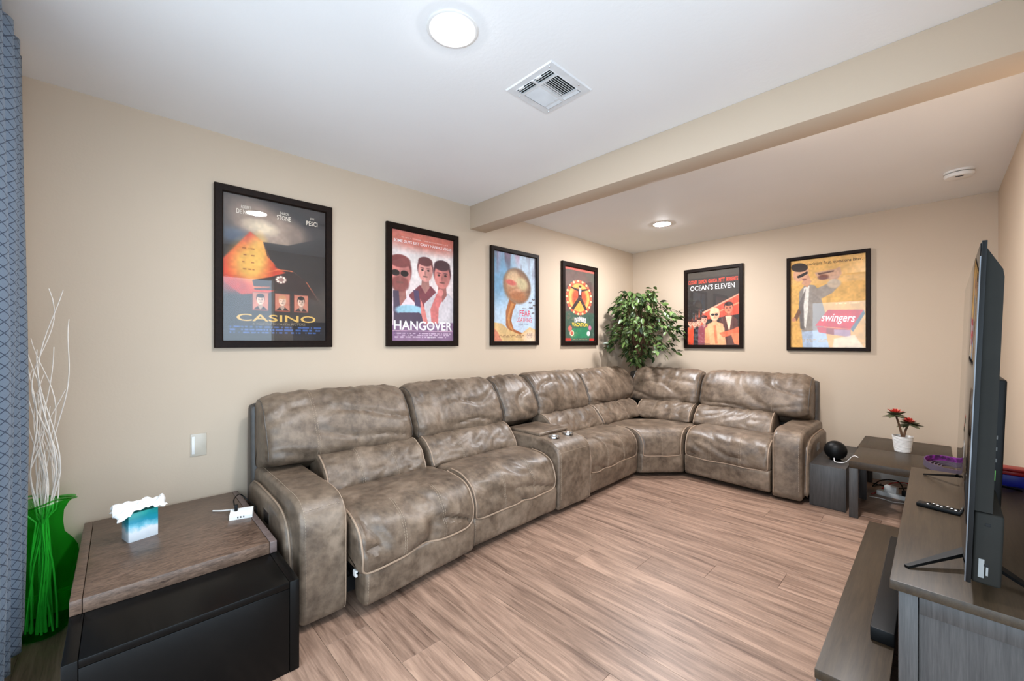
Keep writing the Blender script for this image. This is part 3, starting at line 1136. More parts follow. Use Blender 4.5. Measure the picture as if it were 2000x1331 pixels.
def art_ring():
    a = Art(bg=(96, 74, 70))
    a.mottled(5, 8, (70, 84, 74), 0.6)
    a.rect(0, 0, 1, 0.035, (226, 96, 84))
    a.poly([(0, 0.60), (1, 0.60), (1, 1), (0, 1)], (64, 92, 78), 0.9, 12)
    a.ell(0.48, 0.40, 0.42, 0.235, (188, 66, 50), 0.12)
    for i in range(34):
        t = i / 34 * 2 * PI
        a.ell(0.48 + 0.40 * math.cos(t), 0.40 + 0.225 * math.sin(t), 0.035, 0.017, (240, 206, 150) if i % 2 else (214, 96, 70), 0.4)
    a.ell(0.48, 0.40, 0.35, 0.195, (236, 170, 92), 0.1)
    a.ell(0.48, 0.41, 0.24, 0.14, (206, 82, 52), 0.3)
    a.ell(0.48, 0.50, 0.15, 0.09, (240, 160, 72), 0.3)
    # a plain standing figure with arms out and legs apart
    a.poly([(0.22, 0.262), (0.46, 0.285), (0.54, 0.285), (0.76, 0.262), (0.76, 0.282), (0.56, 0.315), (0.56, 0.40), (0.74, 0.55), (0.67, 0.57), (0.50, 0.44), (0.28, 0.58), (0.22, 0.55), (0.44, 0.40), (0.44, 0.315), (0.22, 0.282)], (60, 44, 44), 1, 1)
    a.poly([(0.46, 0.285), (0.55, 0.285), (0.53, 0.36), (0.48, 0.36)], (196, 206, 220), 0.9, 1)
    a.ell(0.505, 0.262, 0.045, 0.025, (232, 186, 150), 0.2)
    a.ell(0.505, 0.246, 0.05, 0.015, (70, 46, 36), 0.3)
    for i in range(5):
        x = 0.36 + i * 0.075
        a.poly([(x - 0.036, 0.66 + abs(i - 2) * 0.008), (x + 0.036, 0.66 + abs(i - 2) * 0.008), (x + 0.036, 0.725 + abs(i - 2) * 0.008), (x - 0.036, 0.725 + abs(i - 2) * 0.008)], (232, 226, 220))
    a.poly([(0.22, 0.83), (0.8, 0.80), (0.82, 0.95), (0.2, 0.96)], (44, 122, 84), 1, 3)
    a.ell(0.24, 0.89, 0.07, 0.04, (230, 214, 180), 0.2)
    a.ell(0.24, 0.89, 0.045, 0.025, (190, 92, 74), 0.3)
    a.ell(0.79, 0.89, 0.06, 0.035, (214, 214, 210), 0.2)
    a.ell(0.18, 0.83, 0.06, 0.04, (214, 100, 90), 0.4)
    a.ell(0.84, 0.81, 0.05, 0.035, (206, 120, 150), 0.4)
    a.rect(0.0, 0.955, 0.22, 0.99, (196, 60, 52))
    a.rect(0.82, 0.955, 1.0, 0.99, (196, 50, 46))
    a.credits(0.965, 0.985, 1, (200, 180, 120), 0.26, 0.78, 0.6)
    return a


def art_suits():
    a = Art(bg=(44, 36, 32))
    a.rect(0, 0, 1, 0.09, (96, 86, 70), 0.5, 12)
    a.poly([(0.30, 0.56), (1.0, 0.33), (1.0, 0.60), (0.36, 0.66)], (220, 78, 54), 1, 3)
    a.poly([(0.30, 0.555), (1.0, 0.33), (1.0, 0.345), (0.32, 0.575)], (246, 170, 140), 0.9, 1)
    a.poly([(0.5, 0.58), (1.0, 0.44), (1.0, 0.46), (0.5, 0.60)], (250, 150, 110), 0.8, 2)
    for (x, y, h) in ((0.10, 0.62, 0.2), (0.17, 0.55, 0.3), (0.24, 0.50, 0.3), (0.30, 0.56, 0.2)):
        a.poly([(x - 0.05, y + h), (x, y), (x + 0.05, y + h)], (232, 100, 66), 0.8, 5)
    for i, (x, y, r, sh) in enumerate(((0.06, 0.70, 0.045, (214, 90, 60)), (0.15, 0.71, 0.05, (230, 76, 44)), (0.24, 0.68, 0.05, (40, 30, 34)), (0.34, 0.66, 0.055, (150, 70, 80)))):
        a.person(x, y, r, (250, 180, 150), (70, 30, 24), sh, long=1.9)
    a.person(0.80, 0.52, 0.075, (236, 130, 96), (46, 24, 22), (90, 52, 46), long=2.2)
    a.poly([(0.74, 0.62), (0.86, 0.62), (0.82, 0.80), (0.80, 0.80)], (244, 196, 166), 1, 2)
    a.person(0.54, 0.60, 0.085, (250, 190, 150), (236, 190, 150), (244, 160, 110), shades=True, long=2.0)
    a.poly([(0.40, 0.72), (0.54, 0.68), (0.70, 0.72), (0.76, 1.0), (0.46, 1.0)], (248, 176, 126), 0.9, 3)
    a.poly([(0.52, 0.74), (0.57, 0.74), (0.60, 0.98), (0.55, 0.98)], (222, 110, 74), 0.7, 2)
    a.poly([(0.62, 0.84), (0.86, 0.80), (0.98, 0.76), (1.0, 0.84), (0.70, 0.90)], (246, 110, 72), 0.9, 3)
    a.poly([(0.84, 0.85), (1, 0.84), (1, 1), (0.9, 0.98)], (240, 130, 90), 1, 3)
    a.rect(0.1, 0.975, 0.45, 0.99, (90, 80, 74), 0.5)
    return a


def art_yellow():
    a = Art(bg=(226, 172, 92))
    a.ell(0.6, 0.3, 0.5, 0.35, (234, 184, 108), 0.9, 0, 0.7)
    # plain man in a grey suit, lifting an arm
    a.poly([(0.16, 0.80), (0.48, 0.78), (0.54, 1.0), (0.18, 1.0)], (170, 186, 208), 1, 2)
    a.poly([(0.13, 0.36), (0.22, 0.28), (0.34, 0.30), (0.40, 0.36), (0.48, 0.60), (0.46, 0.80), (0.17, 0.82), (0.12, 0.60)], (150, 140, 132), 1, 2)
    a.poly([(0.19, 0.32), (0.27, 0.30), (0.25, 0.60), (0.22, 0.78), (0.17, 0.74)], (232, 226, 216), 1, 2)
    a.poly([(0.22, 0.33), (0.19, 0.52), (0.20, 0.80), (0.14, 0.78), (0.12, 0.5)], (110, 100, 96), 0.9, 2)
    a.poly([(0.30, 0.36), (0.50, 0.30), (0.62, 0.28), (0.66, 0.33), (0.58, 0.40), (0.42, 0.46)], (160, 148, 138), 1, 3)
    a.poly([(0.05, 0.66), (0.12, 0.55), (0.15, 0.60), (0.09, 0.70)], (120, 84, 62), 1, 2)
    a.ell(0.05, 0.68, 0.03, 0.022, (206, 140, 104), 0.3)
    a.poly([(0.24, 0.14), (0.30, 0.26), (0.24, 0.32), (0.16, 0.27)], (206, 150, 116), 1, 2)
    a.ell(0.15, 0.155, 0.105, 0.09, (222, 166, 132), 0.12, 0.5)
    a.ell(0.13, 0.085, 0.12, 0.05, (40, 26, 22), 0.15, 0.15)
    a.poly([(0.09, 0.185), (0.24, 0.135), (0.25, 0.16), (0.17, 0.195), (0.11, 0.205)], (26, 22, 24), 1, 1)
    a.ell(0.20, 0.225, 0.03, 0.012, (150, 90, 70), 0.4)
    a.poly([(0.34, 0.16), (0.62, 0.14), (0.68, 0.12), (0.70, 0.20), (0.64, 0.26), (0.40, 0.24)], (206, 160, 130), 1, 2)
    a.poly([(0.38, 0.17), (0.60, 0.155), (0.60, 0.17), (0.40, 0.19)], (90, 60, 54), 0.9, 1)
    a.ell(0.46, 0.22, 0.07, 0.03, (120, 66, 50), 0.5)
    a.ell(0.60, 0.30, 0.09, 0.05, (206, 184, 160), 0.3)
    # red box with a grey striking side
    a.poly([(0.52, 0.585), (0.97, 0.60), (0.81, 0.80), (0.35, 0.755)], (206, 38, 44), 1, 1)
    a.poly([(0.97, 0.60), (0.985, 0.64), (0.84, 0.83), (0.81, 0.80)], (100, 112, 124), 1, 1)
    a.poly([(0.37, 0.765), (0.81, 0.805), (0.81, 0.885), (0.40, 0.83)], (196, 60, 64), 1, 1)
    a.poly([(0.50, 0.785), (0.60, 0.79), (0.60, 0.86), (0.50, 0.845)], (150, 66, 52), 1, 1)
    a.poly([(0.60, 0.80), (0.81, 0.81), (0.81, 0.885), (0.60, 0.86)], (176, 150, 170), 0.9, 1)
    a.poly([(0.60, 0.90), (0.86, 0.86), (0.98, 1.0), (0.58, 1.0)], (240, 222, 196), 0.8, 4)
    a.credits(0.905, 0.935, 2, (206, 150, 84), 0.06, 0.60, 0.5)
    a.credits(0.515, 0.535, 1, (246, 226, 180), 0.62, 0.92, 0.7)
    return a


def img_mat(name, im):
    k = NT(name)
    t = k.n('ShaderNodeTexImage')
    t.image = im
    tc = k.n('ShaderNodeTexCoord')
    k.l(tc.outputs['UV'], t.inputs[0])
    k.l(t.outputs[0], k.b.inputs['Base Color'])
    k.b.inputs['Roughness'].default_value = 0.6
    return k.m


text_mats = {}


def text_mat(rgb):
    if rgb not in text_mats:
        text_mats[rgb] = plain('ink_%d_%d_%d' % rgb, rgb, 0.6)
    return text_mats[rgb]


def text_mesh(body, mat, shear=0.0, bold=0.0):
    cu = bpy.data.curves.new('lettering', 'FONT')
    cu.body = body
    cu.shear = shear
    cu.offset = bold
    cu.resolution_u = 3
    ob = bpy.data.objects.new('lettering', cu)
    COL.objects.link(ob)
    dg = bpy.context.evaluated_depsgraph_get()
    me = bpy.data.meshes.new_from_object(ob.evaluated_get(dg))
    bpy.data.objects.remove(ob)
    me.materials.clear()
    me.materials.append(mat)
    me.name = 'lettering'
    return me


def poster(label, wall, lo, hi, z0, z1, art, words, fw=0.038, group='framed posters on the walls'):
    W, Hh = hi - lo, z1 - z0
    D = 0.028
    cx, cz = (lo + hi) / 2, (z0 + z1) / 2
    if wall == 'left':
        mw = Matrix(((0, 0, 1, 0.002), (1, 0, 0, cx), (0, 1, 0, cz), (0, 0, 0, 1)))
    else:
        mw = Matrix(((1, 0, 0, cx), (0, 0, -1, YB - 0.002), (0, 1, 0, cz), (0, 0, 0, 1)))
    r = thing('framed_poster', label, 'poster', (0, 0, 0), group, mw)
    fb = MB()
    w2, h2 = W / 2, Hh / 2

    def ring(k, z):
        return [(-w2 + k, -h2 + k, z), (w2 - k, -h2 + k, z), (w2 - k, h2 - k, z), (-w2 + k, h2 - k, z)]
    loops = [ring(0, 0), ring(0, D - 0.003), ring(0.003, D), ring(fw - 0.006, D), ring(fw, D - 0.006), ring(fw, 0.004)]
    vs = [v for lp in loops for v in lp]
    fs = []
    for i in range(len(loops) - 1):
        for j in range(4):
            fs.append((i * 4 + j, i * 4 + (j + 1) % 4, (i + 1) * 4 + (j + 1) % 4, (i + 1) * 4 + j))
    fb.add(vs, fs).build('frame', M['frame'], r, True, angle=20)
    iw, ih = W - 2 * fw, Hh - 2 * fw
    me = bpy.data.meshes.new('print')
    a, b = iw / 2 + 0.003, ih / 2 + 0.003
    me.from_pydata([(-a, -b, 0.008), (a, -b, 0.008), (a, b, 0.008), (-a, b, 0.008), (-a, -b, 0.004), (a, -b, 0.004), (a, b, 0.004), (-a, b, 0.004)], [], [(0, 1, 2, 3), (7, 6, 5, 4), (0, 4, 5, 1), (1, 5, 6, 2), (2, 6, 7, 3), (3, 7, 4, 0)])
    uv = me.uv_layers.new(name='UVMap')
    for l in me.loops:
        v = me.vertices[l.vertex_index].co
        uv.data[l.index].uv = (v.x / (2 * a) + 0.5, v.y / (2 * b) + 0.5)
    me.materials.append(img_mat('poster_print', art.image('poster_print')))
    pr = add_obj('print', me, r)
    for t in words:
        body, x0, y0, x1, y1, rgb = t[:6]
        kw = t[6] if len(t) > 6 else {}
        tm = text_mesh(body, text_mat(rgb), kw.get('shear', 0), kw.get('bold', 0))
        co = np.array([v.co[:] for v in tm.vertices])
        mn, mx = co.min(0), co.max(0)
        sl = kw.get('slope', 0.0)
        for v in tm.vertices:
            fx = (v.co.x - mn[0]) / (mx[0] - mn[0])
            fy = (v.co.y - mn[1]) / (mx[1] - mn[1])
            X = x0 + (x1 - x0) * fx
            Yn = y1 + (y0 - y1) * fy + sl * (fx - 0.5)
            v.co = ((X - 0.5) * 2 * a, (0.5 - Yn) * 2 * b, 0.0086)
        add_obj('lettering', tm, pr)
    MB().box(-iw / 2, iw / 2, -ih / 2, ih / 2, 0.013, 0.0155).build('glass_pane', M['glass'], r, True)
    return r


gold, cream, white, pink = (214, 170, 84), (226, 214, 196), (240, 236, 236), (236, 200, 204)
poster('dark framed poster with a fiery orange glow, biggest looking, nearest the curtain', 'left', 0.384, 1.029, 1.216, 2.150, art_glow(), [
    ('ROBERT', 0.16, 0.068, 0.25, 0.090, cream), ('DE NIRO', 0.12, 0.096, 0.27, 0.128, cream, {'bold': 0.01}),
    ('SHARON', 0.52, 0.062, 0.61, 0.082, cream), ('STONE', 0.49, 0.088, 0.63, 0.122, cream, {'bold': 0.01}),
    ('JOE', 0.83, 0.062, 0.875, 0.082, cream), ('PESCI', 0.79, 0.090, 0.91, 0.124, cream, {'bold': 0.01}),
    ('CASINO', 0.12, 0.812, 0.89, 0.862, gold, {'bold': 0.012}),
    ('A MARTIN SCORSESE PICTURE', 0.26, 0.874, 0.78, 0.886, (150, 134, 110))], 0.042)
poster('dark framed poster of three men on a white ground, beside the orange glowing poster', 'left', 1.421, 2.072, 1.216, 2.144, art_men(), [
    ("SOME GUYS JUST CAN'T HANDLE VEGAS", 0.04, 0.085, 0.96, 0.118, (250, 240, 240), {'bold': 0.015}),
    ('HANG', 0.04, 0.815, 0.53, 0.900, white, {'bold': 0.02}), ('OVER', 0.54, 0.815, 0.97, 0.900, white, {'bold': 0.02}),
    ('THE', 0.575, 0.848, 0.645, 0.868, white), ('JUNE 5', 0.56, 0.958, 0.66, 0.976, white)], 0.044)
poster('dark framed poster of a curving brown shape under a blue sky, half below the beam', 'left', 2.439, 3.085, 1.218, 2.135, art_swirl(), [
    ('FEAR', 0.60, 0.635, 0.88, 0.705, (212, 66, 96), {'bold': 0.01}), ('AND', 0.66, 0.605, 0.76, 0.62, (120, 90, 100)),
    ('LOATHING', 0.53, 0.72, 0.90, 0.775, (212, 70, 96), {'bold': 0.01}), ('IN LAS VEGAS', 0.57, 0.788, 0.82, 0.808, (110, 120, 140))], 0.040)
poster('dark framed poster with a yellow roulette ring, partly behind the leafy tree', 'left', 3.464, 4.127, 1.210, 2.136, art_ring(), [
    ('V', 0.335, 0.672, 0.385, 0.735, (40, 50, 60)), ('E', 0.412, 0.664, 0.455, 0.727, (40, 50, 60)), ('G', 0.486, 0.660, 0.534, 0.722, (40, 50, 60)), ('A', 0.560, 0.664, 0.612, 0.727, (40, 50, 60)), ('S', 0.637, 0.672, 0.683, 0.735, (40, 50, 60)),
    ('VACATION', 0.24, 0.745, 0.78, 0.795, (240, 206, 70), {'bold': 0.025})], 0.050)
red = (236, 78, 52)
poster('dark framed poster of red lit figures in suits, nearest the leafy tree on back wall', 'back', 0.703, 1.357, 1.178, 2.123, art_suits(), [
    ('CLOONEY', 0.02, 0.112, 0.20, 0.165, red, {'bold': 0.02}), ('DAMON', 0.23, 0.112, 0.39, 0.165, red, {'bold': 0.02}), ('GARCIA', 0.42, 0.112, 0.59, 0.165, red, {'bold': 0.02}), ('PITT', 0.62, 0.112, 0.73, 0.165, red, {'bold': 0.02}), ('ROBERTS', 0.76, 0.112, 0.97, 0.165, red, {'bold': 0.02}),
    ("OCEAN'S ELEVEN", 0.06, 0.186, 0.91, 0.255, white, {'bold': 0.008})], 0.040)
poster('dark framed yellow poster of a man in sunglasses with a red box', 'back', 1.765, 2.418, 1.163, 2.112, art_yellow(), [
    ('cocktails first. questions later.', 0.24, 0.040, 0.96, 0.085, (40, 34, 28), {'bold': 0.004}),
    ('swingers', 0.43, 0.63, 0.87, 0.745, white, {'shear': 0.35, 'bold': 0.012, 'slope': 0.02})], 0.034)


# ------------------------------------------------------------------ ceiling fixtures
def downlight(x, y, label, lens='lens'):
    r = thing('recessed_light', label, 'ceiling light', (x, y, H), 'recessed ceiling lights')
    MB().lathe([(0.080, 0.0), (0.096, 0.0), (0.098, -0.002), (0.095, -0.004), (0.084, -0.005), (0.080, -0.004)], 48, (x, y, H), cap=False).build('trim_ring', M['white'], r)
    MB().lathe([(0.0005, -0.0105), (0.030, -0.0100), (0.055, -0.0085), (0.072, -0.006), (0.079, -0.003), (0.0795, -0.001)], 40, (x, y, H), cap=False).build('lens', M[lens], r, fix=False)


downlight(1.554, 0.915, 'large bright round recessed light in the ceiling before the beam')
downlight(0.918, 3.943, 'small looking round recessed light in the ceiling beyond the beam', 'lens_beyond')

downlight(2.36, 2.63, 'added unseen fill light recessed in the ceiling tucked close behind the beam', 'lens_beyond')  # added lamp, hidden by the beam, that brightens the far end

# air vent
vx0, vx1, vy0, vy1 = 1.421, 1.709, 1.312, 1.607
vent = thing('ceiling_vent', 'square white air vent with louvres in the ceiling', 'air vent', ((vx0 + vx1) / 2, (vy0 + vy1) / 2, H))
fb = MB()
ix0, ix1, iy0, iy1 = vx0 + 0.042, vx1 - 0.042, vy0 + 0.035, vy1 - 0.035
zb = H - 0.012


def rl(x0, x1, y0, y1, z):
    return [(x0, y0, z), (x1, y0, z), (x1, y1, z), (x0, y1, z)]


loops = [rl(vx0, vx1, vy0, vy1, H), rl(vx0 + 0.006, vx1 - 0.006, vy0 + 0.006, vy1 - 0.006, H - 0.005), rl(ix0 - 0.004, ix1 + 0.004, iy0 - 0.004, iy1 + 0.004, H - 0.006), rl(ix0, ix1, iy0, iy1, H - 0.0075), rl(ix0, ix1, iy0, iy1, H - 0.001)]
vs = [v for lp in loops for v in lp]
fs = [(i * 4 + j, i * 4 + (j + 1) % 4, (i + 1) * 4 + (j + 1) % 4, (i + 1) * 4 + j) for i in range(4) for j in range(4)]
fb.add(vs, fs).build('frame', M['vent'], vent, angle=15)
MB().box(ix0, ix1, iy0, iy1, H - 0.002, H - 0.0005).build('duct_opening', M['dark'], vent)
ys1, ys2 = iy0 + 0.046, iy1 - 0.030       # dividing bars across the opening
xm = (ix0 + ix1) / 2
MB().box(ix0, ix1, ys1 - 0.006, ys1 + 0.006, H - 0.0085, H - 0.0025).build('dividing_bar', M['vent'], vent)
MB().box(ix0, ix1, ys2 - 0.005, ys2 + 0.005, H - 0.0085, H - 0.0025).build('dividing_bar', M['vent'], vent)
MB().box(xm - 0.006, xm + 0.006, iy0, iy1, H - 0.0088, H - 0.002).build('dividing_bar', M['vent'], vent)


def slat(x0, x1, y0, y1, axis, tilt):
    """a thin blade tilted about its long axis"""
    L = (x1 - x0) if axis == 'x' else (y1 - y0)
    c = Matrix.Translation(((x0 + x1) / 2, (y0 + y1) / 2, H - 0.0070))
    rot = Matrix.Rotation(tilt, 4, 'X' if axis == 'x' else 'Y')
    b = MB()
    if axis == 'x':
        b.box(-L / 2, L / 2, -0.0048, 0.0048, -0.0007, 0.0007, mat=c @ rot)
    else:
        b.box(-0.0048, 0.0048, -L / 2, L / 2, -0.0007, 0.0007, mat=c @ rot)
    b.build('slat', M['vent'], vent)


for q in range(3):                            # open bank along the near edge
    yy = iy0 + 0.009 + q * 0.0125
    slat(ix0 + 0.004, xm - 0.008, yy, yy, 'x', 0.95)
    slat(xm + 0.008, ix1 - 0.004, yy, yy, 'x', 0.95)
for q in range(8):                            # open half
    xx = xm + 0.013 + q * 0.0112
    slat(xx, xx, ys1 + 0.007, ys2 - 0.006, 'y', 0.25 if q < 2 else 1.0)
for q in range(9):                            # half whose blades lie flat towards the camera
    xx = ix0 + 0.010 + q * 0.0104
    slat(xx, xx, ys1 + 0.007, ys2 - 0.006, 'y', -0.62)
for q in range(2):
    yy = ys2 + 0.010 + q * 0.011
    slat(ix0 + 0.004, xm - 0.008, yy, yy, 'x', -0.45)
    slat(xm + 0.008, ix1 - 0.004, yy, yy, 'x', -0.45)
for xx in (ix0 + 0.03, xm + 0.035):
    MB().box(xx - 0.016, xx + 0.016, iy0 - 0.002, iy0 + 0.010, H - 0.011, H - 0.007, 0.001).build('damper_tab', M['vent'], vent)
for (xx, yy) in ((vx0 + 0.02, vy0 + 0.08), (vx1 - 0.02, vy1 - 0.08), (vx0 + 0.03, vy1 - 0.02), (vx1 - 0.03, vy0 + 0.02)):
    MB().lathe([(0.004, 0), (0.003, -0.002)], 10, (xx, yy, H - 0.0055)).build('screw', M['chrome'], vent)

# smoke detector
sx, sy = 2.945, 4.215
sm = thing('smoke_detector', 'round white smoke detector on the ceiling above the television', 'smoke detector', (sx, sy, H))
MB().lathe([(0.075, 0.0), (0.077, -0.012), (0.073, -0.014)], 40, (sx, sy, H)).build('base_plate', M['white'], sm)
MB().lathe([(0.066, -0.012), (0.066, -0.02)], 40, (sx, sy, H)).build('sensor_gap', M['dark'], sm)
MB().lathe([(0.074, -0.019), (0.076, -0.028), (0.070, -0.042), (0.045, -0.048), (0.001, -0.048)], 40, (sx, sy, H)).build('cover', M['white'], sm)
MB().box(sx - 0.02, sx + 0.02, sy - 0.052, sy - 0.044, H - 0.050, H - 0.044, 0.001).build('test_button', M['black'], sm)

# ------------------------------------------------------------------ curtain
cv, cf, cu = [], [], []
nzc, nxc = 60, 70
zt, zb_ = 2.385, 0.075
for j in range(nzc + 1):
    tz = j / nzc
    z = zb_ + (zt - zb_) * tz
    for i in range(nxc + 1):
        q = i / nxc
        x = 0.305 + 0.62 * q
        amp = 0.040 + 0.008 * math.sin(3 * tz)
        ph = q * 0.62 / 0.135 * 2 * PI
        y = -0.315 + amp * math.cos(ph + 0.25) + 0.006 * math.sin(5 * tz + q * 9)
        x += 0.022 * math.sin(ph) + 0.012 * (tz - 0.5)
        cv.append((x, y, z + (0.012 * math.sin(ph) if j == 0 else 0)))
for j in range(nzc):
    for i in range(nxc):
        a = j * (nxc + 1) + i
        cf.append((a, a + 1, a + nxc + 2, a + nxc + 1))
cm = bpy.data.meshes.new('curtain')
cm.from_pydata(cv, [], cf)
uvl = cm.uv_layers.new(name='UVMap')
arc = [0.0]
for i in range(nxc):
    a, b = Vector(cv[i]), Vector(cv[i + 1])
    arc.append(arc[-1] + math.hypot(b.x - a.x, b.y - a.y))
for l in cm.loops:
    i = l.vertex_index % (nxc + 1)
    uvl.data[l.index].uv = (arc[i] / 0.048, cv[l.vertex_index][2] / 0.036)
cm.materials.append(M['curtain'])
cm.polygons.foreach_set('use_smooth', [True] * len(cm.polygons))
cur = bpy.data.objects.new('curtain', cm)
COL.objects.link(cur)
tag(cur, 'long blue grey curtain with a dark diamond lattice beside the green vase', 'curtain')
sol = cur.modifiers.new('thickness', 'SOLIDIFY')
sol.thickness = 0.002

# ------------------------------------------------------------------ green vase and branches
vx, vy = 0.185, -0.235
vase = thing('glass_vase', 'tall green glass vase with a folded rim holding white branches', 'vase', (vx, vy, 0))
lobe_dir = math.atan2(0.72, 0.694)


def vase_r(r, z, a):
    d = math.cos(a - lobe_dir)
    k = max(0.0, d) ** 1.5
    bulge = 0.0
    if z < 0.40:
        bulge = 0.036 * k * max(0.0, 1 - abs(z - 0.345) / 0.20) ** 0.8
    if z > 0.5:
        bulge += 0.012 * math.cos(3 * a + 0.8) * (z - 0.5) / 0.05
    return r + bulge


vp = [(0.001, 0.004), (0.060, 0.004), (0.072, 0.012), (0.077, 0.06), (0.080, 0.16), (0.082, 0.26), (0.083, 0.33), (0.080, 0.355), (0.070, 0.385), (0.063, 0.42), (0.058, 0.47), (0.058, 0.515), (0.066, 0.545), (0.080, 0.562), (0.084, 0.566)]
MB().lathe(vp, 48, (vx, vy, 0), vase_r, cap=False).build('body', M['green_glass'], vase)
ring = [(vx + vase_r(0.084, 0.566, 2 * PI * j / 48) * math.cos(2 * PI * j / 48), vy + vase_r(0.084, 0.566, 2 * PI * j / 48) * math.sin(2 * PI * j / 48), 0.566 + 0.012 * math.cos(2 * (2 * PI * j / 48) - 1)) for j in range(48)]
MB().tube(ring, 0.004, 8, closed=True).build('rim', M['green_glass'], vase)
rng = random.Random(11)
RIGHT = Vector((0.694, 0.72, 0))
FWD = Vector((-0.72, 0.694, 0))
for i in range(22):
    hgt = rng.uniform(0.95, 1.46) if i % 3 else rng.uniform(0.75, 1.1)
    foot = RIGHT * rng.uniform(-0.05, 0.05) + FWD * rng.uniform(-0.035, 0.035)
    lean = RIGHT * rng.uniform(-0.07, 0.10) + FWD * rng.uniform(-0.06, 0.05)
    ph, ph2 = rng.uniform(0, 6), rng.uniform(0, 6)
    wl = rng.uniform(0.30, 0.5)
    pts = []
    n = 34
    for k in range(n + 1):
        t = k / n
        z = 0.022 + hgt * t
        nk = min(1.0, 0.45 + abs(z - 0.50) / 0.35)
        wob = 0.006 + (0.030 if z > 0.5 else 0.006) * nk
        pinch = foot * (1 - t) * (1.0 if z > 0.5 else nk) - foot * 0.3 * (1 - nk)
        pos = pinch + lean * max(0, (z - 0.45)) / 0.9
        pos = pos + RIGHT * math.sin(z / wl * 2 * PI * 0.5 + ph) * wob + FWD * math.sin(z / wl * PI * 0.8 + ph2) * wob * 0.6
        X, Y = vx + pos.x, vy + pos.y
        pts.append((max(0.012, X), max(-0.385, Y), z))
    o = MB().tube(pts, 0.0036, 6, r_end=0.0016).build('branch', M['twig'], None, loc=(vx, vy, 0.02))
    tag(o, 'thin wavy white branch standing in the green glass vase', 'branch', 'white branches in the green vase')

# ------------------------------------------------------------------ two-tier table, tissue box, charger
tx0, tx1, ty0, ty1 = 0.03, 1.14, -0.118, 0.497
tbl = thing('coffee_table', 'black coffee table with a sliding brown wood top beside the sofa arm', 'table', ((tx0 + tx1) / 2, (ty0 + ty1) / 2, 0))
et = 0.034
LQ = M['lacquer']
MB().box(tx0, tx1, ty0, ty0 + et - 0.001, 0, 0.342, 0.002).build('side_panel', LQ, tbl)
MB().box(tx0, tx1, ty1 - et + 0.001, ty1, 0, 0.342, 0.002).build('side_panel', LQ, tbl)
MB().box(tx0, tx1 - 0.001, ty0 + et, ty1 - et, 0.318, 0.342, 0.002).build('lower_top', LQ, tbl)
MB().box(tx1 - 0.022, tx1 - 0.002, ty0 + et, ty1 - et, 0.0, 0.3165, 0.0015).build('front_panel', LQ, tbl)
sx1 = 0.856
MB().box(0.04, sx1, ty0 + 0.030, ty1 - 0.034, 0.3425, 0.392, 0.002).build('sliding_top', M['slab'], tbl)
MB().box(0.04, sx1, ty0 - 0.001, ty0 + 0.0285, 0.3425, 0.392, 0.002).build('end_board', M['slab'], tbl)
MB().box(0.04, sx1, ty1 - 0.0325, ty1 - 0.006, 0.3425, 0.392, 0.002).build('end_board', M['slab_edge'], tbl)

tb_m = Matrix.Translation((0.452, 0.028, 0.392)) @ Matrix.Rotation(math.radians(15), 4, 'Z') @ Matrix.Translation((-0.038, 0.05, 0))
tbx = thing('tissue_box', 'teal and white tissue box with sea print on the brown table top', 'tissue box', (0, 0, 0), None, tb_m)
MB().box(-0.039, 0.039, -0.05, 0.05, 0, 0.122, 0.001).build('carton', M['seacard'], tbx, True)
tis = MB()
n = 22
vs, fs = [], []
for i in range(n + 1):
    for j in range(n + 1):
        u, v = i / n * 2 - 1, j / n * 2 - 1
        rr = math.hypot(u, v)
        x = u * 0.052 + 0.012 * nz(u * 2, v * 2, 1)
        y = v * 0.085 + 0.016 * nz(u * 2, v * 2, 5)
        z = 0.138 + 0.036 * (1 - abs(u)) * (0.6 + 0.6 * nz(v * 2.2, u, 3)) + 0.020 * nz(u * 3.2, v * 4.5, 8) - 0.030 * max(0, rr - 0.95) - (0.024 if (u > 0.2 and v < -0.3) else 0) * (-v)
        vs.append((x, y - 0.004, max(z, 0.1235 if abs(x) < 0.04 and abs(y) < 0.054 else 0.104)))
for i in range(n):
    for j in range(n):
        a = i * (n + 1) + j
        fs.append((a, a + 1, a + n + 2, a + n + 1))
to = tis.add(vs, fs).build('tissue', M['tissue'], tbx, True, angle=80)
to.modifiers.new('t', 'SOLIDIFY').thickness = 0.0015

hub_m = Matrix.Translation((0.500, 0.4235, 0.392)) @ Matrix.Rotation(math.radians(-17), 4, 'Z')
hub = thing('charging_hub', 'white wedge shaped charging hub with three ports on the brown table top', 'charger', (0, 0, 0), None, hub_m)
hb = MB()
prof = [(0.0, 0.0), (0.0, 0.016), (-0.006, 0.023), (-0.052, 0.036), (-0.058, 0.032), (-0.058, 0.0)]
vs = [(x, -0.047, z) for x, z in prof] + [(x, 0.047, z) for x, z in prof]
m_ = len(prof)
fs = [tuple(range(m_)), tuple(range(m_, 2 * m_))] + [(i, (i + 1) % m_, m_ + (i + 1) % m_, m_ + i) for i in range(m_)]
hb.add(vs, fs).build('housing', M['white'], hub, True)
for y in (-0.012, 0.0, 0.012):
    MB().box(-0.001, 0.0006, y - 0.0022, y + 0.0022, 0.006, 0.014).build('port', M['dark'], hub, True)
MB().box(-0.046, -0.030, -0.030, -0.017, 0.030, 0.060, 0.002).build('plug', M['black'], hub, True)


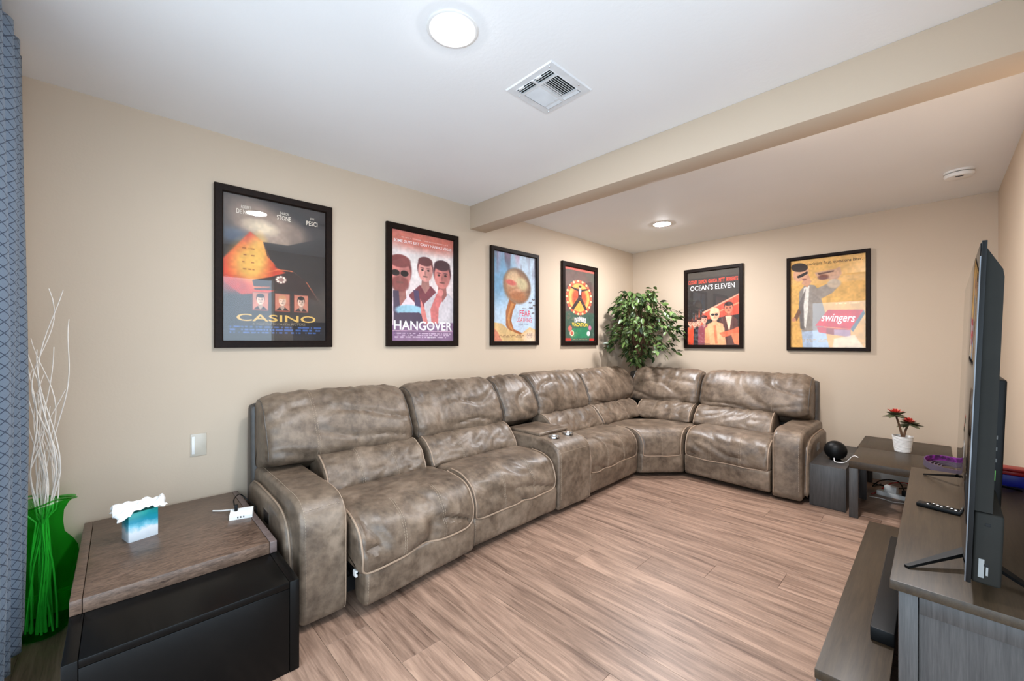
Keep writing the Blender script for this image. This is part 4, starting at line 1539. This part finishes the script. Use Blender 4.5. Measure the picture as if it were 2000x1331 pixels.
def bez(p, n=24):
    """smooth curve through points"""
    p = [Vector(q) for q in p]
    out = []
    for i in range(len(p) - 1):
        p0, p1, p2, p3 = p[max(0, i - 1)], p[i], p[i + 1], p[min(len(p) - 1, i + 2)]
        for j in range(n):
            t = j / n
            out.append(0.5 * ((2 * p1) + (-p0 + p2) * t + (2 * p0 - 5 * p1 + 4 * p2 - p3) * t * t + (-p0 + 3 * p1 - 3 * p2 + p3) * t ** 3))
    out.append(p[-1])
    return out


o = MB().tube(bez([(0.455, 0.405, 0.45), (0.42, 0.41, 0.47), (0.33, 0.45, 0.46), (0.33, 0.485, 0.42), (0.40, 0.505, 0.402), (0.43, 0.506, 0.36)]), 0.0028, 6).build('cable', M['black'], None, loc=(0.4, 0.43, 0.392))
tag(o, 'thin black cable looping from the charging hub on the brown table top', 'cable')
o = MB().tube(bez([(0.455, 0.46, 0.404), (0.41, 0.43, 0.41), (0.34, 0.37, 0.40), (0.30, 0.34, 0.396)]), 0.0036, 6).build('cable', M['white'], None, loc=(0.38, 0.4, 0.392))
tag(o, 'thick white cord lying behind the charging hub on the brown table top', 'cable')

# ------------------------------------------------------------------ ficus in the corner
px, py = 0.17, 4.83
fic = thing('potted_ficus', 'leafy green ficus tree in the corner behind the sofa', 'plant', (px, py, 0))
MB().lathe([(0.085, 0.0), (0.092, 0.02), (0.112, 0.22), (0.116, 0.24), (0.108, 0.24), (0.104, 0.21)], 32, (px, py, 0)).build('pot', M['black'], fic)
MB().lathe([(0.104, 0.205), (0.001, 0.215)], 24, (px, py, 0), cap=False).build('soil', M['soil'], fic)
crown = Vector((0.37, 4.45, 1.48))
tk = MB()
top = Vector((0.29, 4.62, 1.05))
tk.tube(bez([(px, py, 0.2), (px + 0.02, py - 0.03, 0.6), (0.23, 4.72, 0.86), tuple(top)], 10), 0.016, 8, r_end=0.011)
tk.tube(bez([(px + 0.02, py, 0.2), (px + 0.0, py - 0.02, 0.6), (0.19, 4.75, 0.9), (0.25, 4.6, 1.2)], 10), 0.012, 8, r_end=0.008)
tk.build('trunk', M['bark'], fic)
rng = random.Random(5)
br = MB()
spots = []
for i in range(84):
    a = rng.uniform(0, 2 * PI)
    el = rng.uniform(-0.6, 1.0)
    d = Vector((math.cos(a) * math.cos(el * 1.4), math.sin(a) * math.cos(el * 1.4), math.sin(el * 1.4)))
    R = rng.uniform(0.75, 1.0)
    tip = crown + Vector((d.x * 0.41 * R, d.y * 0.37 * R, d.z * 0.43 * R))
    tip += RIGHT * 0.04
    if tip.z < 1.2:
        tip = Vector((tip.x * 0.6 + 0.29 * 0.4, tip.y * 0.6 + 4.55 * 0.4, tip.z))
    st_ = top + Vector((rng.uniform(-0.03, 0.03), rng.uniform(-0.03, 0.03), rng.uniform(-0.1, 0.12)))
    mid = (st_ + tip) / 2 + Vector((0, 0, 0.10 + 0.08 * rng.random()))
    tip = Vector((max(0.07, tip.x), min(4.90, tip.y), tip.z))
    mid = Vector((max(0.06, mid.x), min(4.90, mid.y), mid.z))
    pts = bez([st_, mid, tip, tip + Vector((d.x * 0.07, d.y * 0.07, -0.09))], 8)
    pts = [Vector((max(0.05, q.x), min(4.93, q.y), q.z)) for q in pts]
    br.tube(pts, 0.0035, 5, r_end=0.0012)
    for k in range(6, len(pts)):
        if rng.random() < 0.93:
            spots.append((pts[k] + Vector((rng.gauss(0, 0.018), rng.gauss(0, 0.018), rng.gauss(0, 0.016))), d))
for i in range(150):
    z = rng.uniform(0.98, 1.24)
    a = rng.uniform(0, 2 * PI)
    rad = (0.06 + 0.5 * (z - 0.98)) * math.sqrt(rng.random())
    spots.append((Vector((0.30 + rad * math.cos(a), 4.56 + rad * math.sin(a), z)), Vector((math.cos(a), math.sin(a), -0.3))))
br.build('twig', M['bark'], fic, kind='stuff')
# one leaf, folded along its midrib and drooping
lv = [(0, 0, 0), (0.016, 0.018, 0.004), (0.018, 0.038, 0.003), (0.010, 0.058, -0.004), (0, 0.076, -0.012), (-0.010, 0.058, -0.004), (-0.018, 0.038, 0.003), (-0.016, 0.018, 0.004), (0, 0.020, -0.001), (0, 0.040, -0.003), (0, 0.060, -0.008)]
lf_ = [(0, 1, 8), (1, 2, 9, 8), (2, 3, 10, 9), (3, 4, 10), (0, 8, 7), (8, 9, 6, 7), (9, 10, 5, 6), (10, 4, 5)]
leaf_me = MB().add(lv, lf_).mesh('leaf', M['leaf'], fix=False, angle=80)
camp = Vector(camo.location)
items = []
for pos, d in spots:
    if pos.x < 0.05 or pos.y > 4.93:
        continue
    dirv = Vector((d.x + rng.gauss(0, 0.5), d.y + rng.gauss(0, 0.5), -0.5 + rng.gauss(0, 0.45))).normalized()
    q = dirv.to_track_quat('Y', 'Z')
    sc = rng.uniform(0.75, 1.2)
    m4 = Matrix.Translation(pos) @ q.to_matrix().to_4x4() @ Matrix.Rotation(rng.gauss(0, 0.6), 4, 'Y') @ Matrix.Scale(sc, 4)
    tipw = m4 @ Vector((0, 0.076, -0.012))
    if tipw.x < 0.012 or tipw.y > 4.97:
        continue
    items.append(((pos - camp).length, m4))
items.sort(key=lambda t: t[0])
Tb = Matrix.Translation((-px, -py, 0))
for dist, m4 in items[:290]:
    add_obj('leaf', leaf_me, fic, Tb @ m4)
rest = MB()
for dist, m4 in items[290:]:
    rest.add([m4 @ Vector(v) for v in lv], lf_)
rest.build('foliage', M['leaf'], fic, kind='stuff', fix=False, angle=80)

# ------------------------------------------------------------------ right-hand group: black box, side tables
sb = thing('speaker_box', 'narrow black wooden box standing beside the sofa arm', 'speaker', (2.268, 4.25, 0))
MB().box(2.158, 2.378, 3.822, 4.70, 0.0, 0.318, 0.003).build('cabinet', M['bb_end'], sb)
MB().box(2.164, 2.372, 3.818, 3.8225, 0.008, 0.310, 0.001).build('front_panel', M['bb_end'], sb)

es = thing('smart_speaker', 'black ball shaped smart speaker on the narrow black box', 'speaker', (2.283, 4.08, 0.318))
pr_ = [(0.028, 0.0), (0.030, 0.003)] + [(0.074 * math.sin(t), 0.075 - 0.074 * math.cos(t)) for t in np.linspace(0.45, PI - 0.02, 22)]
MB().lathe(pr_, 40, (2.283, 4.08, 0.318)).build('shell', M['black'], es)
MB().lathe([(0.040, 0.0015), (0.044, 0.004), (0.040, 0.0065)], 28, (2.283, 4.08, 0.318)).build('light_ring', M['blackgloss'], es)
o = MB().tube(bez([(2.283, 4.01, 0.345), (2.30, 3.95, 0.330), (2.36, 3.93, 0.345), (2.41, 3.90, 0.407), (2.44, 3.88, 0.408)]), 0.0028, 6).build('cable', M['white'], None, loc=(2.36, 3.95, 0.318))
tag(o, 'thin white cable from the ball speaker to the black side table', 'cable')


def side_table(x0, x1, y0, y1, label):
    r = thing('side_table', label, 'table', ((x0 + x1) / 2, (y0 + y1) / 2, 0), 'black side tables by the back wall')
    MB().box(x0, x1, y0, y1, 0.352, 0.402, 0.002).build('tabletop', M['bb_wood'], r)
    for (xa, ya) in ((x0, y0), (x1 - 0.05, y0), (x0, y1 - 0.05), (x1 - 0.05, y1 - 0.05)):
        MB().box(xa, xa + 0.05, ya, ya + 0.05, 0, 0.352, 0.002).build('leg', M['bb_end'], r)


side_table(2.402, 2.925, 3.755, 4.303, 'black square side table nearer the television, coiled band on it')
side_table(2.392, 2.920, 4.309, 4.860, 'black square side table against back wall, behind the other side table')

# little succulent
spx, spy, spz = 2.655, 4.365, 0.402
sc_ = thing('potted_succulent', 'small succulent with two red topped rosettes in a white ribbed pot', 'plant', (spx, spy, spz))
pp_ = [(0.001, 0.001), (0.046, 0.0), (0.048, 0.004)]
for i in range(12):
    z = 0.006 + i * 0.0095
    r_ = 0.048 + 0.013 * i / 12
    pp_ += [(r_, z), (r_ + 0.0016, z + 0.004), (r_, z + 0.008)]
pp_ += [(0.062, 0.121), (0.058, 0.121), (0.056, 0.105)]
MB().lathe(pp_, 36, (spx, spy, spz), cap=False).build('pot', M['ceramic'], sc_)
MB().lathe([(0.057, 0.105), (0.001, 0.108)], 24, (spx, spy, spz), cap=False).build('soil', M['soil'], sc_)
petal = [(0, 0, 0), (0.008, 0.012, 0.003), (0.010, 0.026, 0.006), (0.005, 0.038, 0.007), (0, 0.043, 0.006), (-0.005, 0.038, 0.007), (-0.010, 0.026, 0.006), (-0.008, 0.012, 0.003), (0, 0.02, -0.002), (0, 0.02, 0.008)]
pf = [(0, 1, 8), (1, 2, 8), (2, 3, 8), (3, 4, 8), (4, 5, 8), (5, 6, 8), (6, 7, 8), (7, 0, 8), (1, 0, 9), (2, 1, 9), (3, 2, 9), (4, 3, 9), (5, 4, 9), (6, 5, 9), (7, 6, 9), (0, 7, 9)]
pet_g = MB().add(petal, pf).mesh('leaf', M['succ_leaf'], fix=True, angle=60)
pet_r = MB().add(petal, pf).mesh('petal', M['succ_red'], fix=True, angle=60)
rng = random.Random(2)
for hi, (hx, hz, lean) in enumerate(((-0.058, 0.295, -0.15), (0.052, 0.225, 0.12))):
    head = Vector((spx, spy, spz)) + RIGHT * hx + Vector((0, 0, hz))
    stem = MB().tube(bez([(spx + 0.004 * hi, spy, spz + 0.10), (spx + hx * 0.3, spy + hx * 0.3, spz + 0.10 + (hz - 0.10) * 0.5), tuple(head)], 8), 0.0085, 8, r_end=0.0055).build('stem', M['bark'], sc_)
    rz_ = head - Vector((spx, spy, spz))
    for ringn, (cnt, tilt, sc0, me, nm) in enumerate(((9, -0.35, 1.25, pet_g, 'leaf'), (8, 0.10, 1.05, pet_g, 'leaf'), (8, 0.35, 0.85, pet_r, 'petal'), (6, 0.75, 0.68, pet_r, 'petal'), (4, 1.15, 0.5, pet_r, 'petal'))):
        for k in range(cnt):
            an = 2 * PI * (k + 0.5 * ringn) / cnt + rng.uniform(-0.2, 0.2)
            m4 = Matrix.Translation(rz_ + Vector((0, 0, -0.012 + 0.005 * ringn))) @ Matrix.Rotation(an, 4, 'Z') @ Matrix.Rotation(tilt + rng.uniform(-0.15, 0.15), 4, 'X') @ Matrix.Scale(1.45 * sc0 * rng.uniform(0.85, 1.1), 4)
            add_obj(nm, me, sc_, m4)

# coiled exercise band lying on the side table
bx, by, bz = 2.895, 3.905, 0.402
bm_ = Matrix.Translation((bx, by, bz)) @ Matrix.Rotation(math.radians(9), 4, Vector((0.9, 0.45, 0)).normalized()) @ Matrix.Translation((0, 0, 0.020))
band = thing('exercise_band', 'coiled purple and grey band on the black side table beside the television', 'band', (0, 0, 0), None, bm_)


def coil(r0, r1, a0, turns, h0, h1, th, n=160):
    vs, fs = [], []
    for i in range(n + 1):
        t = i / n
        a = a0 + 2 * PI * turns * t
        r_ = r0 + (r1 - r0) * t
        hh = h0 + (h1 - h0) * t
        for (dr, dz) in ((-th / 2, 0), (th / 2, 0), (th / 2, hh), (-th / 2, hh)):
            vs.append(((r_ + dr) * math.cos(a), (r_ + dr) * math.sin(a), dz))
    for i in range(n):
        for j in range(4):
            fs.append((i * 4 + j, i * 4 + (j + 1) % 4, (i + 1) * 4 + (j + 1) % 4, (i + 1) * 4 + j))
    fs += [(0, 1, 2, 3), tuple(n * 4 + j for j in range(4))]
    return MB().add(vs, fs)


coil(0.122, 0.121, 1.0, 1.04, 0.042, 0.042, 0.003).build('outer_wrap', M['bandgrey'], band, True, angle=50)
coil(0.1185, 0.1175, 1.0, 1.0, 0.041, 0.041, 0.003).build('lining', M['band'], band, True, angle=50)
coil(0.094, 0.040, 1.0, 3.4, 0.016, 0.010, 0.004, 220).build('inner_coil', M['bandgrey'], band, True, angle=50)

# power strip and cords under the side tables
ps = thing('power_strip', 'white power strip with plugs on the floor under the side tables', 'power strip', (2.66, 4.42, 0))
pm = Matrix.Translation((2.655, 4.46, 0)) @ Matrix.Rotation(math.radians(-14), 4, 'Z')
MB().box(-0.16, 0.16, -0.028, 0.028, 0.0, 0.036, 0.005, mat=pm).build('housing', M['white'], ps)
MB().box(-0.11, -0.035, -0.026, 0.026, 0.036, 0.088, 0.004, mat=pm).build('adapter', M['white'], ps)
MB().box(-0.005, 0.035, -0.022, 0.022, 0.036, 0.075, 0.004, mat=pm).build('plug', M['black'], ps)
MB().box(0.05, 0.085, -0.022, 0.022, 0.036, 0.07, 0.004, mat=pm).build('plug', M['black'], ps)
for nm, mt, pts, lb in (
        ('cord', 'black', [(2.66, 4.45, 0.08), (2.62, 4.50, 0.13), (2.52, 4.56, 0.10), (2.46, 4.62, 0.02), (2.5, 4.8, 0.006)], 'thick black cord rising from the white power strip'),
        ('cord', 'red', [(2.70, 4.44, 0.075), (2.68, 4.52, 0.12), (2.58, 4.60, 0.08), (2.50, 4.52, 0.012), (2.47, 4.44, 0.006)], 'red cord rising from the white power strip'),
        ('cord', 'black', [(2.72, 4.44, 0.07), (2.76, 4.50, 0.11), (2.72, 4.62, 0.08), (2.60, 4.74, 0.01), (2.45, 4.78, 0.006)], 'black cord looping behind the white power strip'),
        ('cord', 'white', [(2.46, 4.36, 0.005), (2.54, 4.36, 0.005), (2.60, 4.33, 0.005), (2.66, 4.35, 0.005), (2.74, 4.30, 0.005)], 'thin white cord lying on the floor before the power strip')):
    o = MB().tube(bez(pts, 12), 0.0045 if mt != 'white' else 0.003, 6).build(nm, M[mt], None, loc=(2.6, 4.5, 0))
    tag(o, lb, 'cable')

# ------------------------------------------------------------------ low bench and soundbar
lb = thing('low_bench', 'long low black brown bench on the floor before the television stand', 'bench', (2.655, 2.32, 0))
MB().box(2.567, 2.735, 1.57, 3.09, 0.195, 0.225, 0.002).build('top', M['bb_wood'], lb)
MB().box(2.570, 2.733, 1.573, 1.598, 0.0, 0.195, 0.0015).build('end_panel', M['bb_end'], lb)
MB().box(2.570, 2.733, 3.062, 3.087, 0.0, 0.195, 0.0015).build('end_panel', M['bb_end'], lb)
MB().box(2.572, 2.590, 1.60, 3.06, 0.03, 0.195, 0.0015).build('front_panel', M['bb_end'], lb)

sbx = thing('soundbar', 'long slim black soundbar on the low bench', 'soundbar', (2.705, 2.3, 0.225))
MB().box(2.675, 2.736, 1.86, 2.80, 0.226, 0.272, 0.003).build('housing', M['black'], sbx)
MB().box(2.6735, 2.6752, 1.875, 2.785, 0.231, 0.267).build('grille', M['blackfab'], sbx)

# ------------------------------------------------------------------ television stand
ts = thing('television_stand', 'black brown wooden television stand along the right wall', 'tv stand', (2.95, 2.34, 0))
sy0, sy1 = 1.577, 3.082
MB().box(2.740, 3.158, sy0, sy1, 0.548, 0.575, 0.002).build('top', M['bb_wood'], ts)
VE = M['bb_end']
for (xa, xb) in ((2.757, 2.797), (3.105, 3.145)):
    for (ya, yb) in ((sy0 + 0.018, sy0 + 0.052), (sy1 - 0.052, sy1 - 0.018)):
        MB().box(xa, xb, ya, yb, 0.0, 0.548, 0.002).build('leg', VE, ts)
for (ya, yb, yc, yd) in ((sy0 + 0.024, sy0 + 0.046, sy0 + 0.030, sy0 + 0.042), (sy1 - 0.046, sy1 - 0.024, sy1 - 0.042, sy1 - 0.030)):
    MB().box(2.7985, 3.1035, ya, yb, 0.492, 0.548, 0.0015).build('end_rail', VE, ts)
    MB().box(2.7985, 3.1035, ya, yb, 0.04, 0.10, 0.0015).build('end_rail', VE, ts)
    MB().box(3.055, 3.1035, ya, yb, 0.10, 0.492, 0.0015).build('end_stile', VE, ts)
    MB().box(2.7985, 3.055, yc, yd, 0.10, 0.492).build('end_panel', VE, ts)
MB().box(2.770, 3.14, sy0 + 0.055, sy1 - 0.055, 0.06, 0.08).build('bottom_shelf', VE, ts)
MB().box(3.13, 3.145, sy0 + 0.055, sy1 - 0.055, 0.06, 0.548).build('back_panel', VE, ts)
dw = (sy1 - sy0 - 0.11) / 3
for i in range(3):
    a = sy0 + 0.055 + dw * i
    dr = MB().box(2.760, 2.778, a + 0.002, a + dw - 0.002, 0.082, 0.540, 0.002).build('door' if i != 1 else 'drawer_front', VE, ts)
    MB().lathe([(0.006, 0), (0.006, 0.012), (0.012, 0.016), (0.012, 0.022), (0.002, 0.024)], 14).build('knob', M['black'], dr, True).matrix_local = Matrix.Translation((2.760 - 2.95, a + dw * (0.5 if i == 1 else 0.9 if i == 0 else 0.1) - 2.34, 0.32)) @ Matrix.Rotation(-PI / 2, 4, 'Y')

# ------------------------------------------------------------------ television, leaning back a little
tvy0, tvy1 = 1.602, 3.045
tm = Matrix.Translation((2.886, tvy0, 0.618)) @ Matrix.Rotation(math.radians(-0.85), 4, 'Z') @ Matrix.Rotation(math.radians(1.85), 4, 'Y')
tv = thing('television', 'large thin black television on its stand, seen edge on', 'television', (0, 0, 0), None, tm)
TL, TH = tvy1 - tvy0, 0.893
MB().box(-0.001, 0.0085, 0, TL, 0.0, TH, 0.001).build('bezel', M['black'], tv, True)
MB().box(-0.0035, -0.0012, 0.006, TL - 0.006, 0.014, TH - 0.006, 0.0004).build('screen', M['blackgloss'], tv, True)
MB().box(-0.0034, -0.001, 0.0005, 0.003, 0.002, TH - 0.04).build('edge_strip', M['steel'], tv, True)
bk = MB()
prof = [(0.0085, 0.19), (0.0085, TH - 0.018), (0.037, TH - 0.075), (0.040, TH - 0.095), (0.040, 0.19)]
vs = [(x, 0.012, z) for x, z in prof] + [(x, TL - 0.012, z) for x, z in prof]
m_ = len(prof)
bk.add(vs, [tuple(range(m_)), tuple(range(m_, 2 * m_))] + [(i, (i + 1) % m_, m_ + (i + 1) % m_, m_ + i) for i in range(m_)])
bk.build('back_cover', M['tvgrey'], tv, True)
MB().box(0.0085, 0.060, 0.010, TL - 0.010, 0.002, 0.188, 0.007, 3).build('lower_housing', M['tvgrey'], tv, True)
MB().box(0.038, 0.072, 0.30, TL - 0.25, 0.10, 0.52, 0.006).build('electronics_housing', M['black'], tv, True)
for z in (0.05, 0.155):
    MB().box(0.028, 0.038, 0.0085, 0.0115, z, z + 0.008, 0.001).build('screw_recess', M['dark'], tv, True)
MB().box(0.020, 0.030, 0.0085, 0.0103, 0.020, 0.068).build('barcode_label', M['greylab'], tv, True)
MB().box(0.033, 0.037, 0.0085, 0.0103, 0.028, 0.050).build('warning_label', M['greylab'], tv, True)
for z in (0.27, 0.305, 0.34):
    MB().box(0.053, 0.059, 0.298, 0.3005, z, z + 0.011).build('port_label', M['greylab'], tv, True)
MB().box(0.046, 0.058, 0.297, 0.3005, 0.215, 0.245).build('sticker', M['greenlab'], tv, True, label='bright green sticker')
inv = tm.inverted()
for (ya, tips) in ((1.83, ((2.770, 1.690), (3.035, 1.73))), (2.80, ((2.792, 2.938), (3.098, 2.925)))):
    lg = MB()
    for (tx_, ty_) in tips:
        a = Vector((2.905, ya, 0.628))
        b = Vector((tx_, ty_, 0.5785))
        dv = (b - a)
        side = Vector((-dv.y, dv.x, 0)).normalized()
        w0, w1 = 0.014, 0.006
        vs = [a + side * w0 + Vector((0, 0, 0.006)), a - side * w0 + Vector((0, 0, 0.006)), b - side * w1 + Vector((0, 0, 0.004)), b + side * w1 + Vector((0, 0, 0.004)),
              a + side * w0 - Vector((0, 0, 0.006)), a - side * w0 - Vector((0, 0, 0.006)), b - side * w1 - Vector((0, 0, 0.003)), b + side * w1 - Vector((0, 0, 0.003))]
        lg = MB().add([inv @ v for v in vs], [(0, 1, 2, 3), (7, 6, 5, 4), (0, 4, 5, 1), (1, 5, 6, 2), (2, 6, 7, 3), (3, 7, 4, 0)])
        lg.build('leg', M['black'], tv, True)

# remote control on the stand
rm = Matrix.Translation((2.862, 2.362, 0.5755)) @ Matrix.Rotation(math.radians(-12), 4, 'Z')
rc = thing('remote_control', 'slim black remote control lying before the television', 'remote', (0, 0, 0), None, rm)
MB().box(-0.085, 0.085, -0.021, 0.021, 0.0, 0.016, 0.004).build('body', M['black'], rc, True)
for i in range(9):
    for j in range(3):
        MB().box(-0.055 + i * 0.013, -0.048 + i * 0.013, -0.013 + j * 0.010, -0.007 + j * 0.010, 0.0155, 0.0180, 0.0006, 1).build('button', M['tvgrey'] if (i + j) % 3 else M['white'], rc, True)

bb = MB().box(3.035, 3.135, 2.985, 3.070, 0.5755, 0.628, 0.004).build('storage_box', M['blue'], None, loc=(3.085, 3.03, 0.575))
tag(bb, 'blue box on the television stand behind the television', 'box')
rb = thing('storage_box', 'red lidded box lying on top of the blue box', 'box', (3.08, 3.03, 0.628))
MB().box(3.035, 3.122, 2.990, 3.068, 0.628, 0.645, 0.003).build('tray', M['red'], rb)
MB().box(3.033, 3.124, 2.988, 3.070, 0.646, 0.658, 0.003).build('lid', M['red'], rb)

wp = thing('wall_plate', 'small pale plate with a painted white glint on the wall above the brown table top', 'wall plate', (0, 0.318, 0.68))
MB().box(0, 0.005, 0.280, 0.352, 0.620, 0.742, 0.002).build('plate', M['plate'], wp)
MB().box(0.005, 0.008, 0.286, 0.299, 0.632, 0.728, 0.001).build('strip', M['white'], wp)  # bright glint on the plate, built as a white strip

# wall outlet with a plug and its cord
op = thing('wall_outlet', 'white outlet plate with a plug on the right wall', 'outlet', (XR, 4.80, 0.86))
MB().box(XR - 0.006, XR, 4.765, 4.835, 0.80, 0.915, 0.002).build('plate', M['white'], op)
MB().box(XR - 0.030, XR - 0.006, 4.785, 4.815, 0.865, 0.895, 0.003).build('plug', M['black'], op)
MB().box(XR - 0.010, XR - 0.006, 4.788, 4.812, 0.815, 0.848, 0.002).build('socket', M['dark'], op)
o = MB().tube(bez([(XR - 0.02, 4.80, 0.866), (XR - 0.014, 4.80, 0.80), (XR - 0.010, 4.80, 0.6), (XR - 0.012, 4.78, 0.3), (XR - 0.02, 4.76, 0.006)]), 0.003, 6).build('cable', M['white'], None, loc=(XR - 0.02, 4.8, 0))
tag(o, 'white cable hanging from the outlet plate on the right wall', 'cable')
